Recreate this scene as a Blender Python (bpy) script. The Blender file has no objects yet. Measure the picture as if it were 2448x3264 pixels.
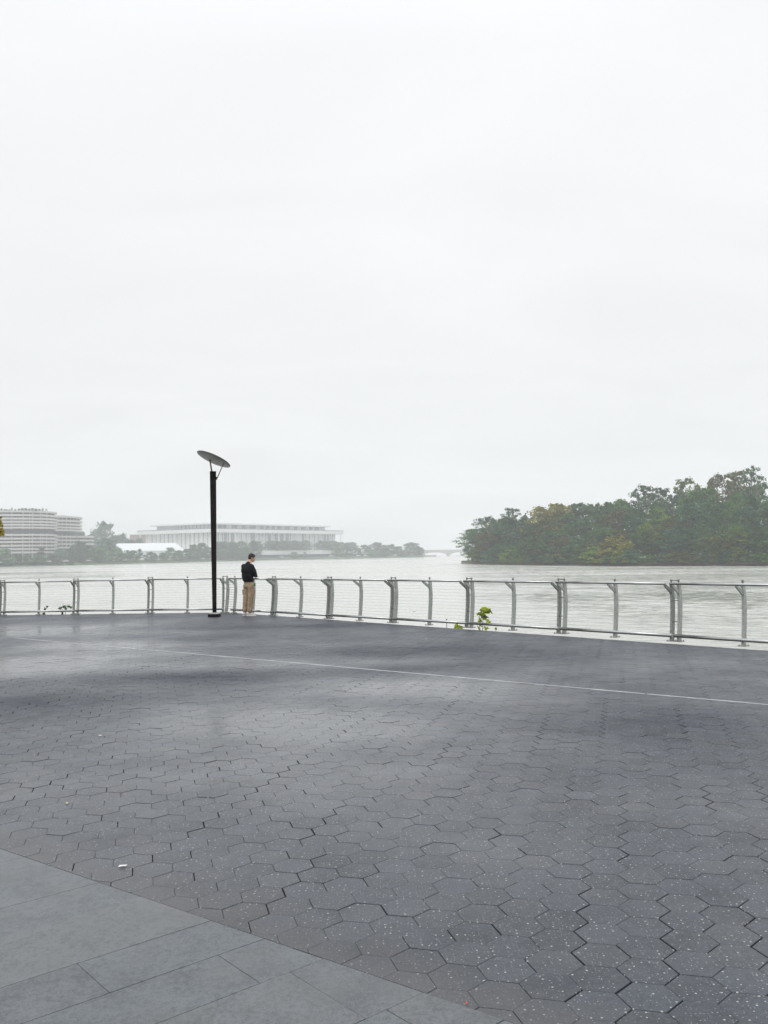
import bpy, math, random
import numpy as np
from mathutils import Vector, Matrix, Euler

# ------------------------------------------------------------------ camera, sky, light, exposure
scn = bpy.context.scene
COL = scn.collection
F = 2822.0                                   # focal length in pixels of the 2448 x 3264 photograph
PITCH = math.atan(131 / F)
ROLL = math.radians(-0.8)
CAM = Vector((0, 0, 1.72))
cam_d = bpy.data.cameras.new('camera')
cam_d.sensor_fit = 'VERTICAL'
cam_d.sensor_height = 36.0
cam_d.lens = 36.0 * F / 3264
cam_d.clip_start = 0.1
cam_d.clip_end = 6000
cam = bpy.data.objects.new('camera', cam_d)
COL.objects.link(cam)
RM = Matrix.Rotation(math.pi / 2 + PITCH, 3, 'X') @ Matrix.Rotation(ROLL, 3, 'Z')
cam.matrix_world = Matrix.Translation(CAM) @ RM.to_4x4()
scn.camera = cam

SUN_EL, SUN_AZ = math.radians(48), math.radians(200)
world = bpy.data.worlds.new('World')
scn.world = world
world.use_nodes = True
wt = world.node_tree
for n in list(wt.nodes):
    wt.nodes.remove(n)


def N(t, kind, **kw):
    n = t.nodes.new(kind)
    for k, v in kw.items():
        if k in n.inputs.keys():
            n.inputs[k].default_value = v
        else:
            setattr(n, k, v)
    return n


def L(t, a, ao, b, bi):
    t.links.new(a.outputs[ao], b.inputs[bi])


w_out = N(wt, 'ShaderNodeOutputWorld')
w_sky = N(wt, 'ShaderNodeTexSky', sky_type='NISHITA', sun_disc=False)
w_sky.sun_elevation = SUN_EL
w_sky.sun_rotation = SUN_AZ
w_b1 = N(wt, 'ShaderNodeBackground', Strength=0.08)
L(wt, w_sky, 0, w_b1, 'Color')
# the overcast layer: brighter towards the zenith, with faint soft cloud bands
w_tc = N(wt, 'ShaderNodeTexCoord')
w_sep = N(wt, 'ShaderNodeSeparateXYZ')
L(wt, w_tc, 'Generated', w_sep, 0)
w_r = N(wt, 'ShaderNodeValToRGB')
cr = w_r.color_ramp
cr.elements[0].position = 0.0
cr.elements[0].color = (0.775, 0.793, 0.80, 1)
cr.elements[1].position = 1.0
cr.elements[1].color = (1.62, 1.68, 1.76, 1)
for p, c in ((0.10, (0.785, 0.797, 0.803, 1)), (0.25, (0.797, 0.808, 0.817, 1)), (0.5, (0.84, 0.852, 0.862, 1)), (0.62, (0.95, 0.98, 1.01, 1))):
    e = cr.elements.new(p)
    e.color = c
L(wt, w_sep, 'Z', w_r, 0)
w_add = N(wt, 'ShaderNodeMath', operation='ADD')
w_add.inputs[1].default_value = 0.25
L(wt, w_sep, 'Z', w_add, 0)
w_dx = N(wt, 'ShaderNodeMath', operation='DIVIDE')
w_dy = N(wt, 'ShaderNodeMath', operation='DIVIDE')
L(wt, w_sep, 'X', w_dx, 0); L(wt, w_add, 0, w_dx, 1)
L(wt, w_sep, 'Y', w_dy, 0); L(wt, w_add, 0, w_dy, 1)
w_cmb = N(wt, 'ShaderNodeCombineXYZ')
L(wt, w_dx, 0, w_cmb, 0); L(wt, w_dy, 0, w_cmb, 1)
w_map = N(wt, 'ShaderNodeMapping')
w_map.inputs['Scale'].default_value = (0.8, 1.4, 1)
w_map.inputs['Rotation'].default_value = (0, 0, 0.5)
L(wt, w_cmb, 0, w_map, 0)
w_n = N(wt, 'ShaderNodeTexNoise', Scale=1.6, Detail=4.0, Roughness=0.5, Distortion=0.6)
L(wt, w_map, 0, w_n, 'Vector')
w_mr = N(wt, 'ShaderNodeMapRange')
w_mr.inputs['From Min'].default_value = 0.3
w_mr.inputs['From Max'].default_value = 0.7
w_mr.inputs['To Min'].default_value = 0.955
w_mr.inputs['To Max'].default_value = 1.03
L(wt, w_n, 0, w_mr, 0)
w_mul = N(wt, 'ShaderNodeVectorMath', operation='SCALE')
L(wt, w_r, 0, w_mul, 0); L(wt, w_mr, 0, w_mul, 'Scale')
w_b2 = N(wt, 'ShaderNodeBackground', Strength=1.0)
L(wt, w_mul, 0, w_b2, 'Color')
w_mix = N(wt, 'ShaderNodeMixShader', Fac=0.97)
L(wt, w_b1, 0, w_mix, 1); L(wt, w_b2, 0, w_mix, 2)
L(wt, w_mix, 0, w_out, 0)

sun_d = bpy.data.lights.new('sun', 'SUN')
sun_d.energy = 0.5
sun_d.angle = math.radians(30)
sun_d.color = (1.0, 0.98, 0.95)
sun = bpy.data.objects.new('sun', sun_d)
COL.objects.link(sun)
sd = Vector((math.sin(SUN_AZ) * math.cos(SUN_EL), math.cos(SUN_AZ) * math.cos(SUN_EL), math.sin(SUN_EL)))
sun.rotation_euler = sd.to_track_quat('Z', 'Y').to_euler()

scn.view_settings.view_transform = 'Standard'
scn.view_settings.look = 'None'
scn.view_settings.exposure = 0.22
scn.view_settings.gamma = 1.0
scn.render.engine = 'CYCLES'
scn.cycles.volume_bounces = 1
scn.cycles.max_bounces = 8
scn.cycles.transparent_max_bounces = 8
scn.cycles.use_denoising = True
HAZE = 0.00046

# ------------------------------------------------------------------ photograph pixel -> world
WATER = CAM.z - 6.0
TILT = 0.0078                                # the plaza falls gently across the picture


def ray(x, y):
    return RM @ Vector((x - 1224, -(y - 1632), -F))


def P(x, y, Z):
    d = ray(x, y)
    return CAM + d * (Z / d.y)


def G(x, y):
    d = ray(x, y)
    return CAM + d * (-CAM.z / (d.z - TILT * d.x))


def gz(x):
    return TILT * x


# slab edge and strip edge
SA, SB = G(0, 2705), G(1200, 3113)
sdv = Vector((SB.x - SA.x, SB.y - SA.y)).normalized()
SN = Vector((-sdv.y, sdv.x))                  # towards the river
SD = SN.dot(Vector((SA.x, SA.y)))
TA, TB = G(74, 2036), G(2448, 2246)
tdv = Vector((TB.x - TA.x, TB.y - TA.y)).normalized()
TN = Vector((-tdv.y, tdv.x))
TD = TN.dot(Vector((TA.x, TA.y)))


# ------------------------------------------------------------------ mesh helpers
class MB:
    def __init__(s):
        s.v, s.f = [], []

    def add(s, vs, fs):
        o = len(s.v)
        s.v += [tuple(v) for v in vs]
        s.f += [tuple(i + o for i in f) for f in fs]
        return s

    def box(s, c, size, rot=0.0, M=None):
        hx, hy, hz = size[0] / 2, size[1] / 2, size[2] / 2
        vs = [Vector((a * hx, b * hy, d * hz)) for d in (-1, 1) for a, b in ((-1, -1), (1, -1), (1, 1), (-1, 1))]
        m = M if M is not None else Matrix.Rotation(rot, 3, 'Z')
        vs = [m @ v + Vector(c) for v in vs]
        return s.add(vs, [(3, 2, 1, 0), (4, 5, 6, 7), (0, 1, 5, 4), (1, 2, 6, 5), (2, 3, 7, 6), (3, 0, 4, 7)])

    def prism(s, pts, z0, z1):
        n = len(pts)
        vs = [(p[0], p[1], z0) for p in pts] + [(p[0], p[1], z1) for p in pts]
        fs = [tuple(range(n - 1, -1, -1)), tuple(range(n, 2 * n))]
        fs += [(i, (i + 1) % n, n + (i + 1) % n, n + i) for i in range(n)]
        return s.add(vs, fs)

    def tube(s, pts, rad, seg=8, cap=True):
        pts = [Vector(p) for p in pts]
        if not hasattr(rad, '__len__'):
            rad = [rad] * len(pts)
        vs, fs = [], []
        up = None
        for i, p in enumerate(pts):
            t = (pts[min(i + 1, len(pts) - 1)] - pts[max(i - 1, 0)]).normalized()
            if up is None:
                up = Vector((0, 0, 1)) if abs(t.z) < 0.9 else Vector((1, 0, 0))
            a = t.cross(up).normalized()
            b = a.cross(t).normalized()
            up = b
            for k in range(seg):
                an = 2 * math.pi * k / seg
                vs.append(p + (a * math.cos(an) + b * math.sin(an)) * rad[i])
        for i in range(len(pts) - 1):
            for k in range(seg):
                k2 = (k + 1) % seg
                fs.append((i * seg + k, (i + 1) * seg + k, (i + 1) * seg + k2, i * seg + k2))
        if cap:
            fs.append(tuple(range(seg)))
            fs.append(tuple((len(pts) - 1) * seg + k for k in range(seg - 1, -1, -1)))
        return s.add(vs, fs)

    def lathe(s, prof, seg=24, c=(0, 0, 0), M=None):
        vs, fs = [], []
        for r, z in prof:
            for k in range(seg):
                a = 2 * math.pi * k / seg
                v = Vector((r * math.cos(a), r * math.sin(a), z))
                vs.append((M @ v if M is not None else v) + Vector(c))
        for i in range(len(prof) - 1):
            for k in range(seg):
                k2 = (k + 1) % seg
                fs.append((i * seg + k, i * seg + k2, (i + 1) * seg + k2, (i + 1) * seg + k))
        fs.append(tuple(range(seg - 1, -1, -1)))
        fs.append(tuple((len(prof) - 1) * seg + k for k in range(seg)))
        return s.add(vs, fs)

    def ball(s, c, r, M=None, seg=16, rings=10):
        if not hasattr(r, '__len__'):
            r = (r, r, r)
        vs, fs = [], []
        for i in range(1, rings):
            t = math.pi * i / rings
            for k in range(seg):
                a = 2 * math.pi * k / seg
                vs.append(Vector((math.sin(t) * math.cos(a) * r[0], math.sin(t) * math.sin(a) * r[1], math.cos(t) * r[2])))
        vs += [Vector((0, 0, r[2])), Vector((0, 0, -r[2]))]
        for i in range(rings - 2):
            for k in range(seg):
                k2 = (k + 1) % seg
                fs.append((i * seg + k, (i + 1) * seg + k, (i + 1) * seg + k2, i * seg + k2))
        T, B = len(vs) - 2, len(vs) - 1
        for k in range(seg):
            k2 = (k + 1) % seg
            fs.append((T, k, k2))
            fs.append((B, (rings - 2) * seg + k2, (rings - 2) * seg + k))
        return s.add([(M @ v if M is not None else v) + Vector(c) for v in vs], fs)

    def limb(s, a, ra, b, rb, seg=14):
        a, b = Vector(a), Vector(b)
        s.tube([a, b], [ra, rb], seg)
        s.ball(a, ra, seg=seg)
        s.ball(b, rb, seg=seg)
        return s

    def mesh(s, name, mat, smooth=False):
        me = bpy.data.meshes.new(name)
        me.from_pydata(s.v, [], s.f)
        me.materials.append(mat)
        if smooth:
            me.polygons.foreach_set('use_smooth', [True] * len(me.polygons))
        me.update()
        return me

    def build(s, name, mat, parent=None, smooth=False):
        return link(name, s.mesh(name, mat, smooth), parent)


def link(name, me, parent=None):
    o = bpy.data.objects.new(name, me)
    COL.objects.link(o)
    if parent:
        o.parent = parent
    return o


def tag(o, label=None, cat=None, group=None, kind=None):
    if label: o['label'] = label
    if cat: o['category'] = cat
    if group: o['group'] = group
    if kind: o['kind'] = kind
    return o


def empty(name, loc, rz=0.0, label=None, cat=None, group=None):
    o = bpy.data.objects.new(name, None)
    o.empty_display_size = 0.2
    COL.objects.link(o)
    o.location = loc
    o.rotation_euler = (0, 0, rz)
    return tag(o, label, cat, group)


ORD = ['first', 'second', 'third', 'fourth', 'fifth', 'sixth', 'seventh', 'eighth', 'ninth', 'tenth', 'eleventh', 'twelfth', 'thirteenth', 'fourteenth', 'fifteenth',
       'sixteenth', 'seventeenth', 'eighteenth', 'nineteenth']
for _t, _T in (('twentieth', 'twenty'), ('thirtieth', 'thirty'), ('fortieth', 'forty')):
    ORD += [_t] + [_T + '-' + x for x in ORD[:9]]


def kids(o):
    return [c for c in bpy.data.objects if c.parent == o]


def snapshot(o):
    return (o, [snapshot(c) for c in kids(o)])


def copy_tree(snap, parent=None):
    o, ch = snap
    c = o.copy()
    COL.objects.link(c)
    if parent:
        c.parent = parent
    for s in ch:
        copy_tree(s, c)
    return c


def remesh(mb, name, mat, parent, voxel=0.007, smooth_it=4, disp=None):
    """fuse overlapping primitives into one continuous surface"""
    o = mb.build(name + '_raw', mat)
    m = o.modifiers.new('r', 'REMESH'); m.mode = 'VOXEL'; m.voxel_size = voxel; m.use_smooth_shade = True
    m = o.modifiers.new('s', 'SMOOTH'); m.iterations = smooth_it; m.factor = 0.6
    if disp:
        tx = bpy.data.textures.new(name + '_folds', 'CLOUDS'); tx.noise_scale = disp[1]
        m = o.modifiers.new('d', 'DISPLACE'); m.texture = tx; m.strength = disp[0]; m.mid_level = 0.5
    dg = bpy.context.evaluated_depsgraph_get()
    me = bpy.data.meshes.new_from_object(o.evaluated_get(dg))
    me.name = name
    me.polygons.foreach_set('use_smooth', [True] * len(me.polygons))
    if not me.materials:
        me.materials.append(mat)
    bpy.data.objects.remove(o)
    return link(name, me, parent)


# ------------------------------------------------------------------ materials
def mat_base(name):
    m = bpy.data.materials.new(name)
    m.use_nodes = True
    t = m.node_tree
    b = t.nodes['Principled BSDF']
    return m, t, b


def ramp(t, pts):
    r = N(t, 'ShaderNodeValToRGB')
    e = r.color_ramp.elements
    e[0].position, e[0].color = pts[0][0], (*pts[0][1], 1)
    e[1].position, e[1].color = pts[-1][0], (*pts[-1][1], 1)
    for p, c in pts[1:-1]:
        x = e.new(p)
        x.color = (*c, 1)
    return r


def simple(name, c, rough=0.6, metal=0.0, var=0.15, scale=6.0, bump=0.0, spec=0.5):
    m, t, b = mat_base(name)
    tc = N(t, 'ShaderNodeTexCoord')
    n = N(t, 'ShaderNodeTexNoise', Scale=scale, Detail=5.0)
    L(t, tc, 'Object', n, 'Vector')
    r = ramp(t, [(0.3, [x * (1 - var) for x in c]), (0.7, [min(1, x * (1 + var)) for x in c])])
    L(t, n, 0, r, 0)
    L(t, r, 0, b, 'Base Color')
    b.inputs['Roughness'].default_value = rough
    b.inputs['Metallic'].default_value = metal
    b.inputs['Specular IOR Level'].default_value = spec
    if bump:
        bp = N(t, 'ShaderNodeBump', Strength=bump, Distance=0.01)
        L(t, n, 0, bp, 'Height')
        L(t, bp, 0, b, 'Normal')
    return m


def foliage(name, dark, light, tint=None):
    m, t, b = mat_base(name)
    t.nodes.remove(b)
    out = t.nodes['Material Output']
    tc = N(t, 'ShaderNodeTexCoord')
    n = N(t, 'ShaderNodeTexNoise', Scale=0.35, Detail=3.0)
    L(t, tc, 'Object', n, 'Vector')
    a = N(t, 'ShaderNodeAttribute', attribute_name='leaf')
    mx = N(t, 'ShaderNodeMath', operation='MULTIPLY_ADD')
    L(t, a, 'Fac', mx, 0)
    mx.inputs[1].default_value = 0.70
    L(t, n, 0, mx, 2)
    mid = [(x + y) / 2 for x, y in zip(dark, light)]
    r = ramp(t, [(0.50, dark), (0.85, mid), (1.0, light)])
    L(t, mx, 0, r, 0)
    oi = N(t, 'ShaderNodeObjectInfo')
    hs = N(t, 'ShaderNodeHueSaturation')
    mr = N(t, 'ShaderNodeMapRange')
    mr.inputs['To Min'].default_value = 0.75
    mr.inputs['To Max'].default_value = 1.25
    L(t, oi, 'Random', mr, 0)
    L(t, mr, 0, hs, 'Value')
    L(t, r, 0, hs, 'Color')
    d = N(t, 'ShaderNodeBsdfDiffuse')
    tr = N(t, 'ShaderNodeBsdfTranslucent')
    L(t, hs, 0, d, 'Color'); L(t, hs, 0, tr, 'Color')
    mix = N(t, 'ShaderNodeMixShader', Fac=0.3)
    L(t, d, 0, mix, 1); L(t, tr, 0, mix, 2)
    L(t, mix, 0, out, 0)
    return m


def blob_mask(t, pos_sep, blobs):
    """sum of soft elliptical patches in plaza metres: (x, y, sx, sy, angle, weight)"""
    acc = None
    for (x0, y0, sx, sy, an, w) in blobs:
        ca, sa = math.cos(an), math.sin(an)
        dx = N(t, 'ShaderNodeMath', operation='SUBTRACT'); dx.inputs[1].default_value = x0
        dy = N(t, 'ShaderNodeMath', operation='SUBTRACT'); dy.inputs[1].default_value = y0
        L(t, pos_sep, 'X', dx, 0); L(t, pos_sep, 'Y', dy, 0)
        cmb = N(t, 'ShaderNodeCombineXYZ')
        L(t, dx, 0, cmb, 0); L(t, dy, 0, cmb, 1)
        d1 = N(t, 'ShaderNodeVectorMath', operation='DOT_PRODUCT'); d1.inputs[1].default_value = (ca / sx, sa / sx, 0)
        d2 = N(t, 'ShaderNodeVectorMath', operation='DOT_PRODUCT'); d2.inputs[1].default_value = (-sa / sy, ca / sy, 0)
        L(t, cmb, 0, d1, 0); L(t, cmb, 0, d2, 0)
        p1 = N(t, 'ShaderNodeMath', operation='MULTIPLY'); L(t, d1, 'Value', p1, 0); L(t, d1, 'Value', p1, 1)
        p2 = N(t, 'ShaderNodeMath', operation='MULTIPLY_ADD'); L(t, d2, 'Value', p2, 0); L(t, d2, 'Value', p2, 1); L(t, p1, 0, p2, 2)
        ng = N(t, 'ShaderNodeMath', operation='MULTIPLY'); ng.inputs[1].default_value = -1.0; L(t, p2, 0, ng, 0)
        ex = N(t, 'ShaderNodeMath', operation='EXPONENT'); L(t, ng, 0, ex, 0)
        ma = N(t, 'ShaderNodeMath', operation='MULTIPLY_ADD'); ma.inputs[1].default_value = w
        L(t, ex, 0, ma, 0)
        if acc:
            L(t, acc, 0, ma, 2)
        else:
            ma.inputs[2].default_value = 0
        acc = ma
    return acc


# damp, smoother patches (positive) and dry, coarse ones (negative)
def blob_px(x, y, wx, hy, w, an=0.0):
    c = G(x, y)
    e = G(x + wx, y)
    a, b = G(x, y - hy), G(x, y + hy)
    return (c.x, c.y, abs(e.x - c.x), abs(a.y - b.y) / 2, an, w)


BLOBS = [blob_px(150, 2010, 300, 22, 0.9), blob_px(330, 2055, 260, 18, 0.8), blob_px(120, 2120, 330, 30, 0.8),
         blob_px(950, 2115, 380, 22, 0.55), blob_px(1350, 2190, 420, 38, 0.7), blob_px(900, 2300, 450, 60, 0.5),
         blob_px(620, 2160, 430, 20, -0.55, 0.0), blob_px(60, 2240, 300, 34, -0.6), blob_px(560, 2040, 260, 14, -0.45),
         blob_px(1450, 2075, 380, 26, -0.5), blob_px(950, 1995, 420, 9, -0.5), blob_px(2150, 2330, 400, 110, -0.45),
         blob_px(900, 2400, 900, 220, 0.5), blob_px(300, 2080, 420, 60, 0.35), blob_px(1300, 2130, 240, 14, -0.35), blob_px(2000, 2120, 300, 20, 0.3)]


def paving_material(name, kind):
    m, t, b = mat_base(name)
    tc = N(t, 'ShaderNodeTexCoord')
    sep = N(t, 'ShaderNodeSeparateXYZ')
    L(t, tc, 'Object', sep, 0)
    a = N(t, 'ShaderNodeAttribute', attribute_name='paver')
    asep = N(t, 'ShaderNodeSeparateColor')
    L(t, a, 'Color', asep, 0)
    n1 = N(t, 'ShaderNodeTexNoise', Scale=0.55, Detail=6.0, Roughness=0.6)
    L(t, tc, 'Object', n1, 'Vector')
    n2 = N(t, 'ShaderNodeTexNoise', Scale=140.0, Detail=3.0, Roughness=0.75)
    L(t, tc, 'Object', n2, 'Vector')
    n3 = N(t, 'ShaderNodeTexNoise', Scale=5.0, Detail=5.0, Roughness=0.65)
    L(t, tc, 'Object', n3, 'Vector')
    if kind == 'hex':
        c0, c1 = (0.017, 0.021, 0.029), (0.056, 0.063, 0.077)
    else:
        c0, c1 = (0.052, 0.059, 0.068), (0.116, 0.127, 0.138)
    s1 = N(t, 'ShaderNodeMath', operation='MULTIPLY_ADD'); s1.inputs[1].default_value = 0.22 if kind == 'hex' else 0.15
    L(t, asep, 0, s1, 0); L(t, n2, 0, s1, 2)
    s2 = N(t, 'ShaderNodeMath', operation='MULTIPLY_ADD'); s2.inputs[1].default_value = 0.6
    L(t, n3, 0, s2, 0); L(t, s1, 0, s2, 2)
    n5 = N(t, 'ShaderNodeTexNoise', Scale=48.0 if kind == 'hex' else 38.0, Detail=4.0, Roughness=0.8)
    L(t, tc, 'Object', n5, 'Vector')
    g5 = N(t, 'ShaderNodeMath', operation='MULTIPLY_ADD'); g5.inputs[1].default_value = 1.1; g5.inputs[2].default_value = -0.55
    L(t, n5, 0, g5, 0)
    s25 = N(t, 'ShaderNodeMath', operation='ADD')
    L(t, s2, 0, s25, 0); L(t, g5, 0, s25, 1)
    s3 = N(t, 'ShaderNodeMath', operation='MULTIPLY'); s3.inputs[1].default_value = 0.72
    L(t, s25, 0, s3, 0)
    r = ramp(t, [(0.46, c0), (0.76, c1)] if kind == 'hex' else [(0.46, c0), (0.70, c1)])
    L(t, s3, 0, r, 0)
    # some pavers a touch warmer
    warm = N(t, 'ShaderNodeMix', data_type='RGBA', blend_type='MULTIPLY')
    warm.inputs[7].default_value = (1.05, 1.0, 0.96, 1)
    mw = N(t, 'ShaderNodeMapRange')
    mw.inputs['From Min'].default_value = 0.55
    mw.inputs['From Max'].default_value = 0.95
    L(t, asep, 1, mw, 0)
    L(t, mw, 0, warm, 0)
    L(t, r, 0, warm, 6)
    last, lo = warm, 2
    if kind == 'hex':
        # pale stone chips in the asphalt
        for sc, rad, amt, colr in ((30.0, 0.070, 0.40, (0.42, 0.42, 0.41)), (60.0, 0.105, 0.45, (0.22, 0.22, 0.22)), (70.0, 0.10, 0.45, (0.022, 0.022, 0.026))):
            v = N(t, 'ShaderNodeTexVoronoi', Scale=sc, voronoi_dimensions='2D')
            L(t, tc, 'Object', v, 'Vector')
            vs = N(t, 'ShaderNodeSeparateColor')
            L(t, v, 'Color', vs, 0)
            rr = N(t, 'ShaderNodeMath', operation='MULTIPLY'); rr.inputs[1].default_value = rad * 2
            L(t, vs, 1, rr, 0)
            lt = N(t, 'ShaderNodeMath', operation='LESS_THAN')
            L(t, v, 'Distance', lt, 0); L(t, rr, 0, lt, 1)
            pick = N(t, 'ShaderNodeMath', operation='LESS_THAN'); pick.inputs[1].default_value = amt
            L(t, vs, 0, pick, 0)
            am = N(t, 'ShaderNodeMath', operation='MULTIPLY')
            L(t, lt, 0, am, 0); L(t, pick, 0, am, 1)
            mx = N(t, 'ShaderNodeMix', data_type='RGBA')
            mx.inputs[7].default_value = (*colr, 1)
            L(t, am, 0, mx, 0)
            L(t, last, lo, mx, 6)
            last, lo = mx, 2
    # brownish dirt: swept along the slab edge on the pavers, and in soft blotches on the slabs
    dt = N(t, 'ShaderNodeVectorMath', operation='DOT_PRODUCT')
    dt.inputs[1].default_value = (SN.x, SN.y, 0)
    L(t, tc, 'Object', dt, 0)
    n4 = N(t, 'ShaderNodeTexNoise', Scale=2.6, Detail=5.0, Roughness=0.65)
    L(t, tc, 'Object', n4, 'Vector')
    dm = N(t, 'ShaderNodeMapRange')
    if kind == 'hex':
        e_ = N(t, 'ShaderNodeMath', operation='MULTIPLY_ADD'); e_.inputs[1].default_value = -0.7
        L(t, n4, 0, e_, 0); L(t, dt, 'Value', e_, 2)
        dm.inputs['From Min'].default_value = SD - 0.15
        dm.inputs['From Max'].default_value = SD - 0.34
        dm.inputs['From Min'].default_value = SD + 0.05
        dm.inputs['To Max'].default_value = 0.5
        L(t, e_, 0, dm, 0)
    else:
        dm.inputs['From Min'].default_value = 0.48
        dm.inputs['From Max'].default_value = 0.72
        dm.inputs['To Max'].default_value = 0.55
        L(t, n4, 0, dm, 0)
    dx_ = N(t, 'ShaderNodeMix', data_type='RGBA')
    dx_.inputs[7].default_value = (0.078, 0.074, 0.072, 1) if kind == 'hex' else (0.105, 0.107, 0.100, 1)
    L(t, dm, 0, dx_, 0)
    L(t, last, lo, dx_, 6)
    last, lo = dx_, 2
    # damp map
    acc = blob_mask(t, sep, BLOBS)
    nz = N(t, 'ShaderNodeMapRange')
    nz.inputs['From Min'].default_value = 0.3
    nz.inputs['From Max'].default_value = 0.7
    nz.inputs['To Min'].default_value = -0.35
    nz.inputs['To Max'].default_value = 0.35
    L(t, n1, 0, nz, 0)
    w = N(t, 'ShaderNodeMath', operation='MULTIPLY_ADD'); w.inputs[1].default_value = 1.3
    L(t, acc, 0, w, 0); L(t, nz, 0, w, 2)
    rg = N(t, 'ShaderNodeMapRange')
    rg.inputs['From Min'].default_value = -1.0
    rg.inputs['From Max'].default_value = 1.0
    hi, lo_r = (0.82, 0.20) if kind == 'hex' else (0.55, 0.34)
    rg.inputs['To Min'].default_value = hi
    rg.inputs['To Max'].default_value = lo_r
    L(t, w, 0, rg, 0)
    L(t, rg, 0, b, 'Roughness')
    b.inputs['Specular IOR Level'].default_value = 0.5
    L(t, last, lo, b, 'Base Color')
    bs = N(t, 'ShaderNodeMath', operation='ADD')
    L(t, n2, 0, bs, 0); L(t, n3, 0, bs, 1)
    bp = N(t, 'ShaderNodeBump', Distance=0.004)
    bs_ = N(t, 'ShaderNodeMapRange')
    bs_.inputs['From Min'].default_value = -0.8
    bs_.inputs['From Max'].default_value = 0.9
    bs_.inputs['To Min'].default_value = 0.5 if kind == 'hex' else 0.25
    bs_.inputs['To Max'].default_value = 0.06
    L(t, w, 0, bs_, 0)
    L(t, bs_, 0, bp, 'Strength')
    sp_ = N(t, 'ShaderNodeMapRange')
    sp_.inputs['From Min'].default_value = -0.9
    sp_.inputs['From Max'].default_value = 0.9
    sp_.inputs['To Min'].default_value = 0.3
    sp_.inputs['To Max'].default_value = 1.0
    L(t, w, 0, sp_, 0)
    L(t, sp_, 0, b, 'Specular IOR Level')
    L(t, bs, 0, bp, 'Height')
    L(t, bp, 0, b, 'Normal')
    return m


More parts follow.
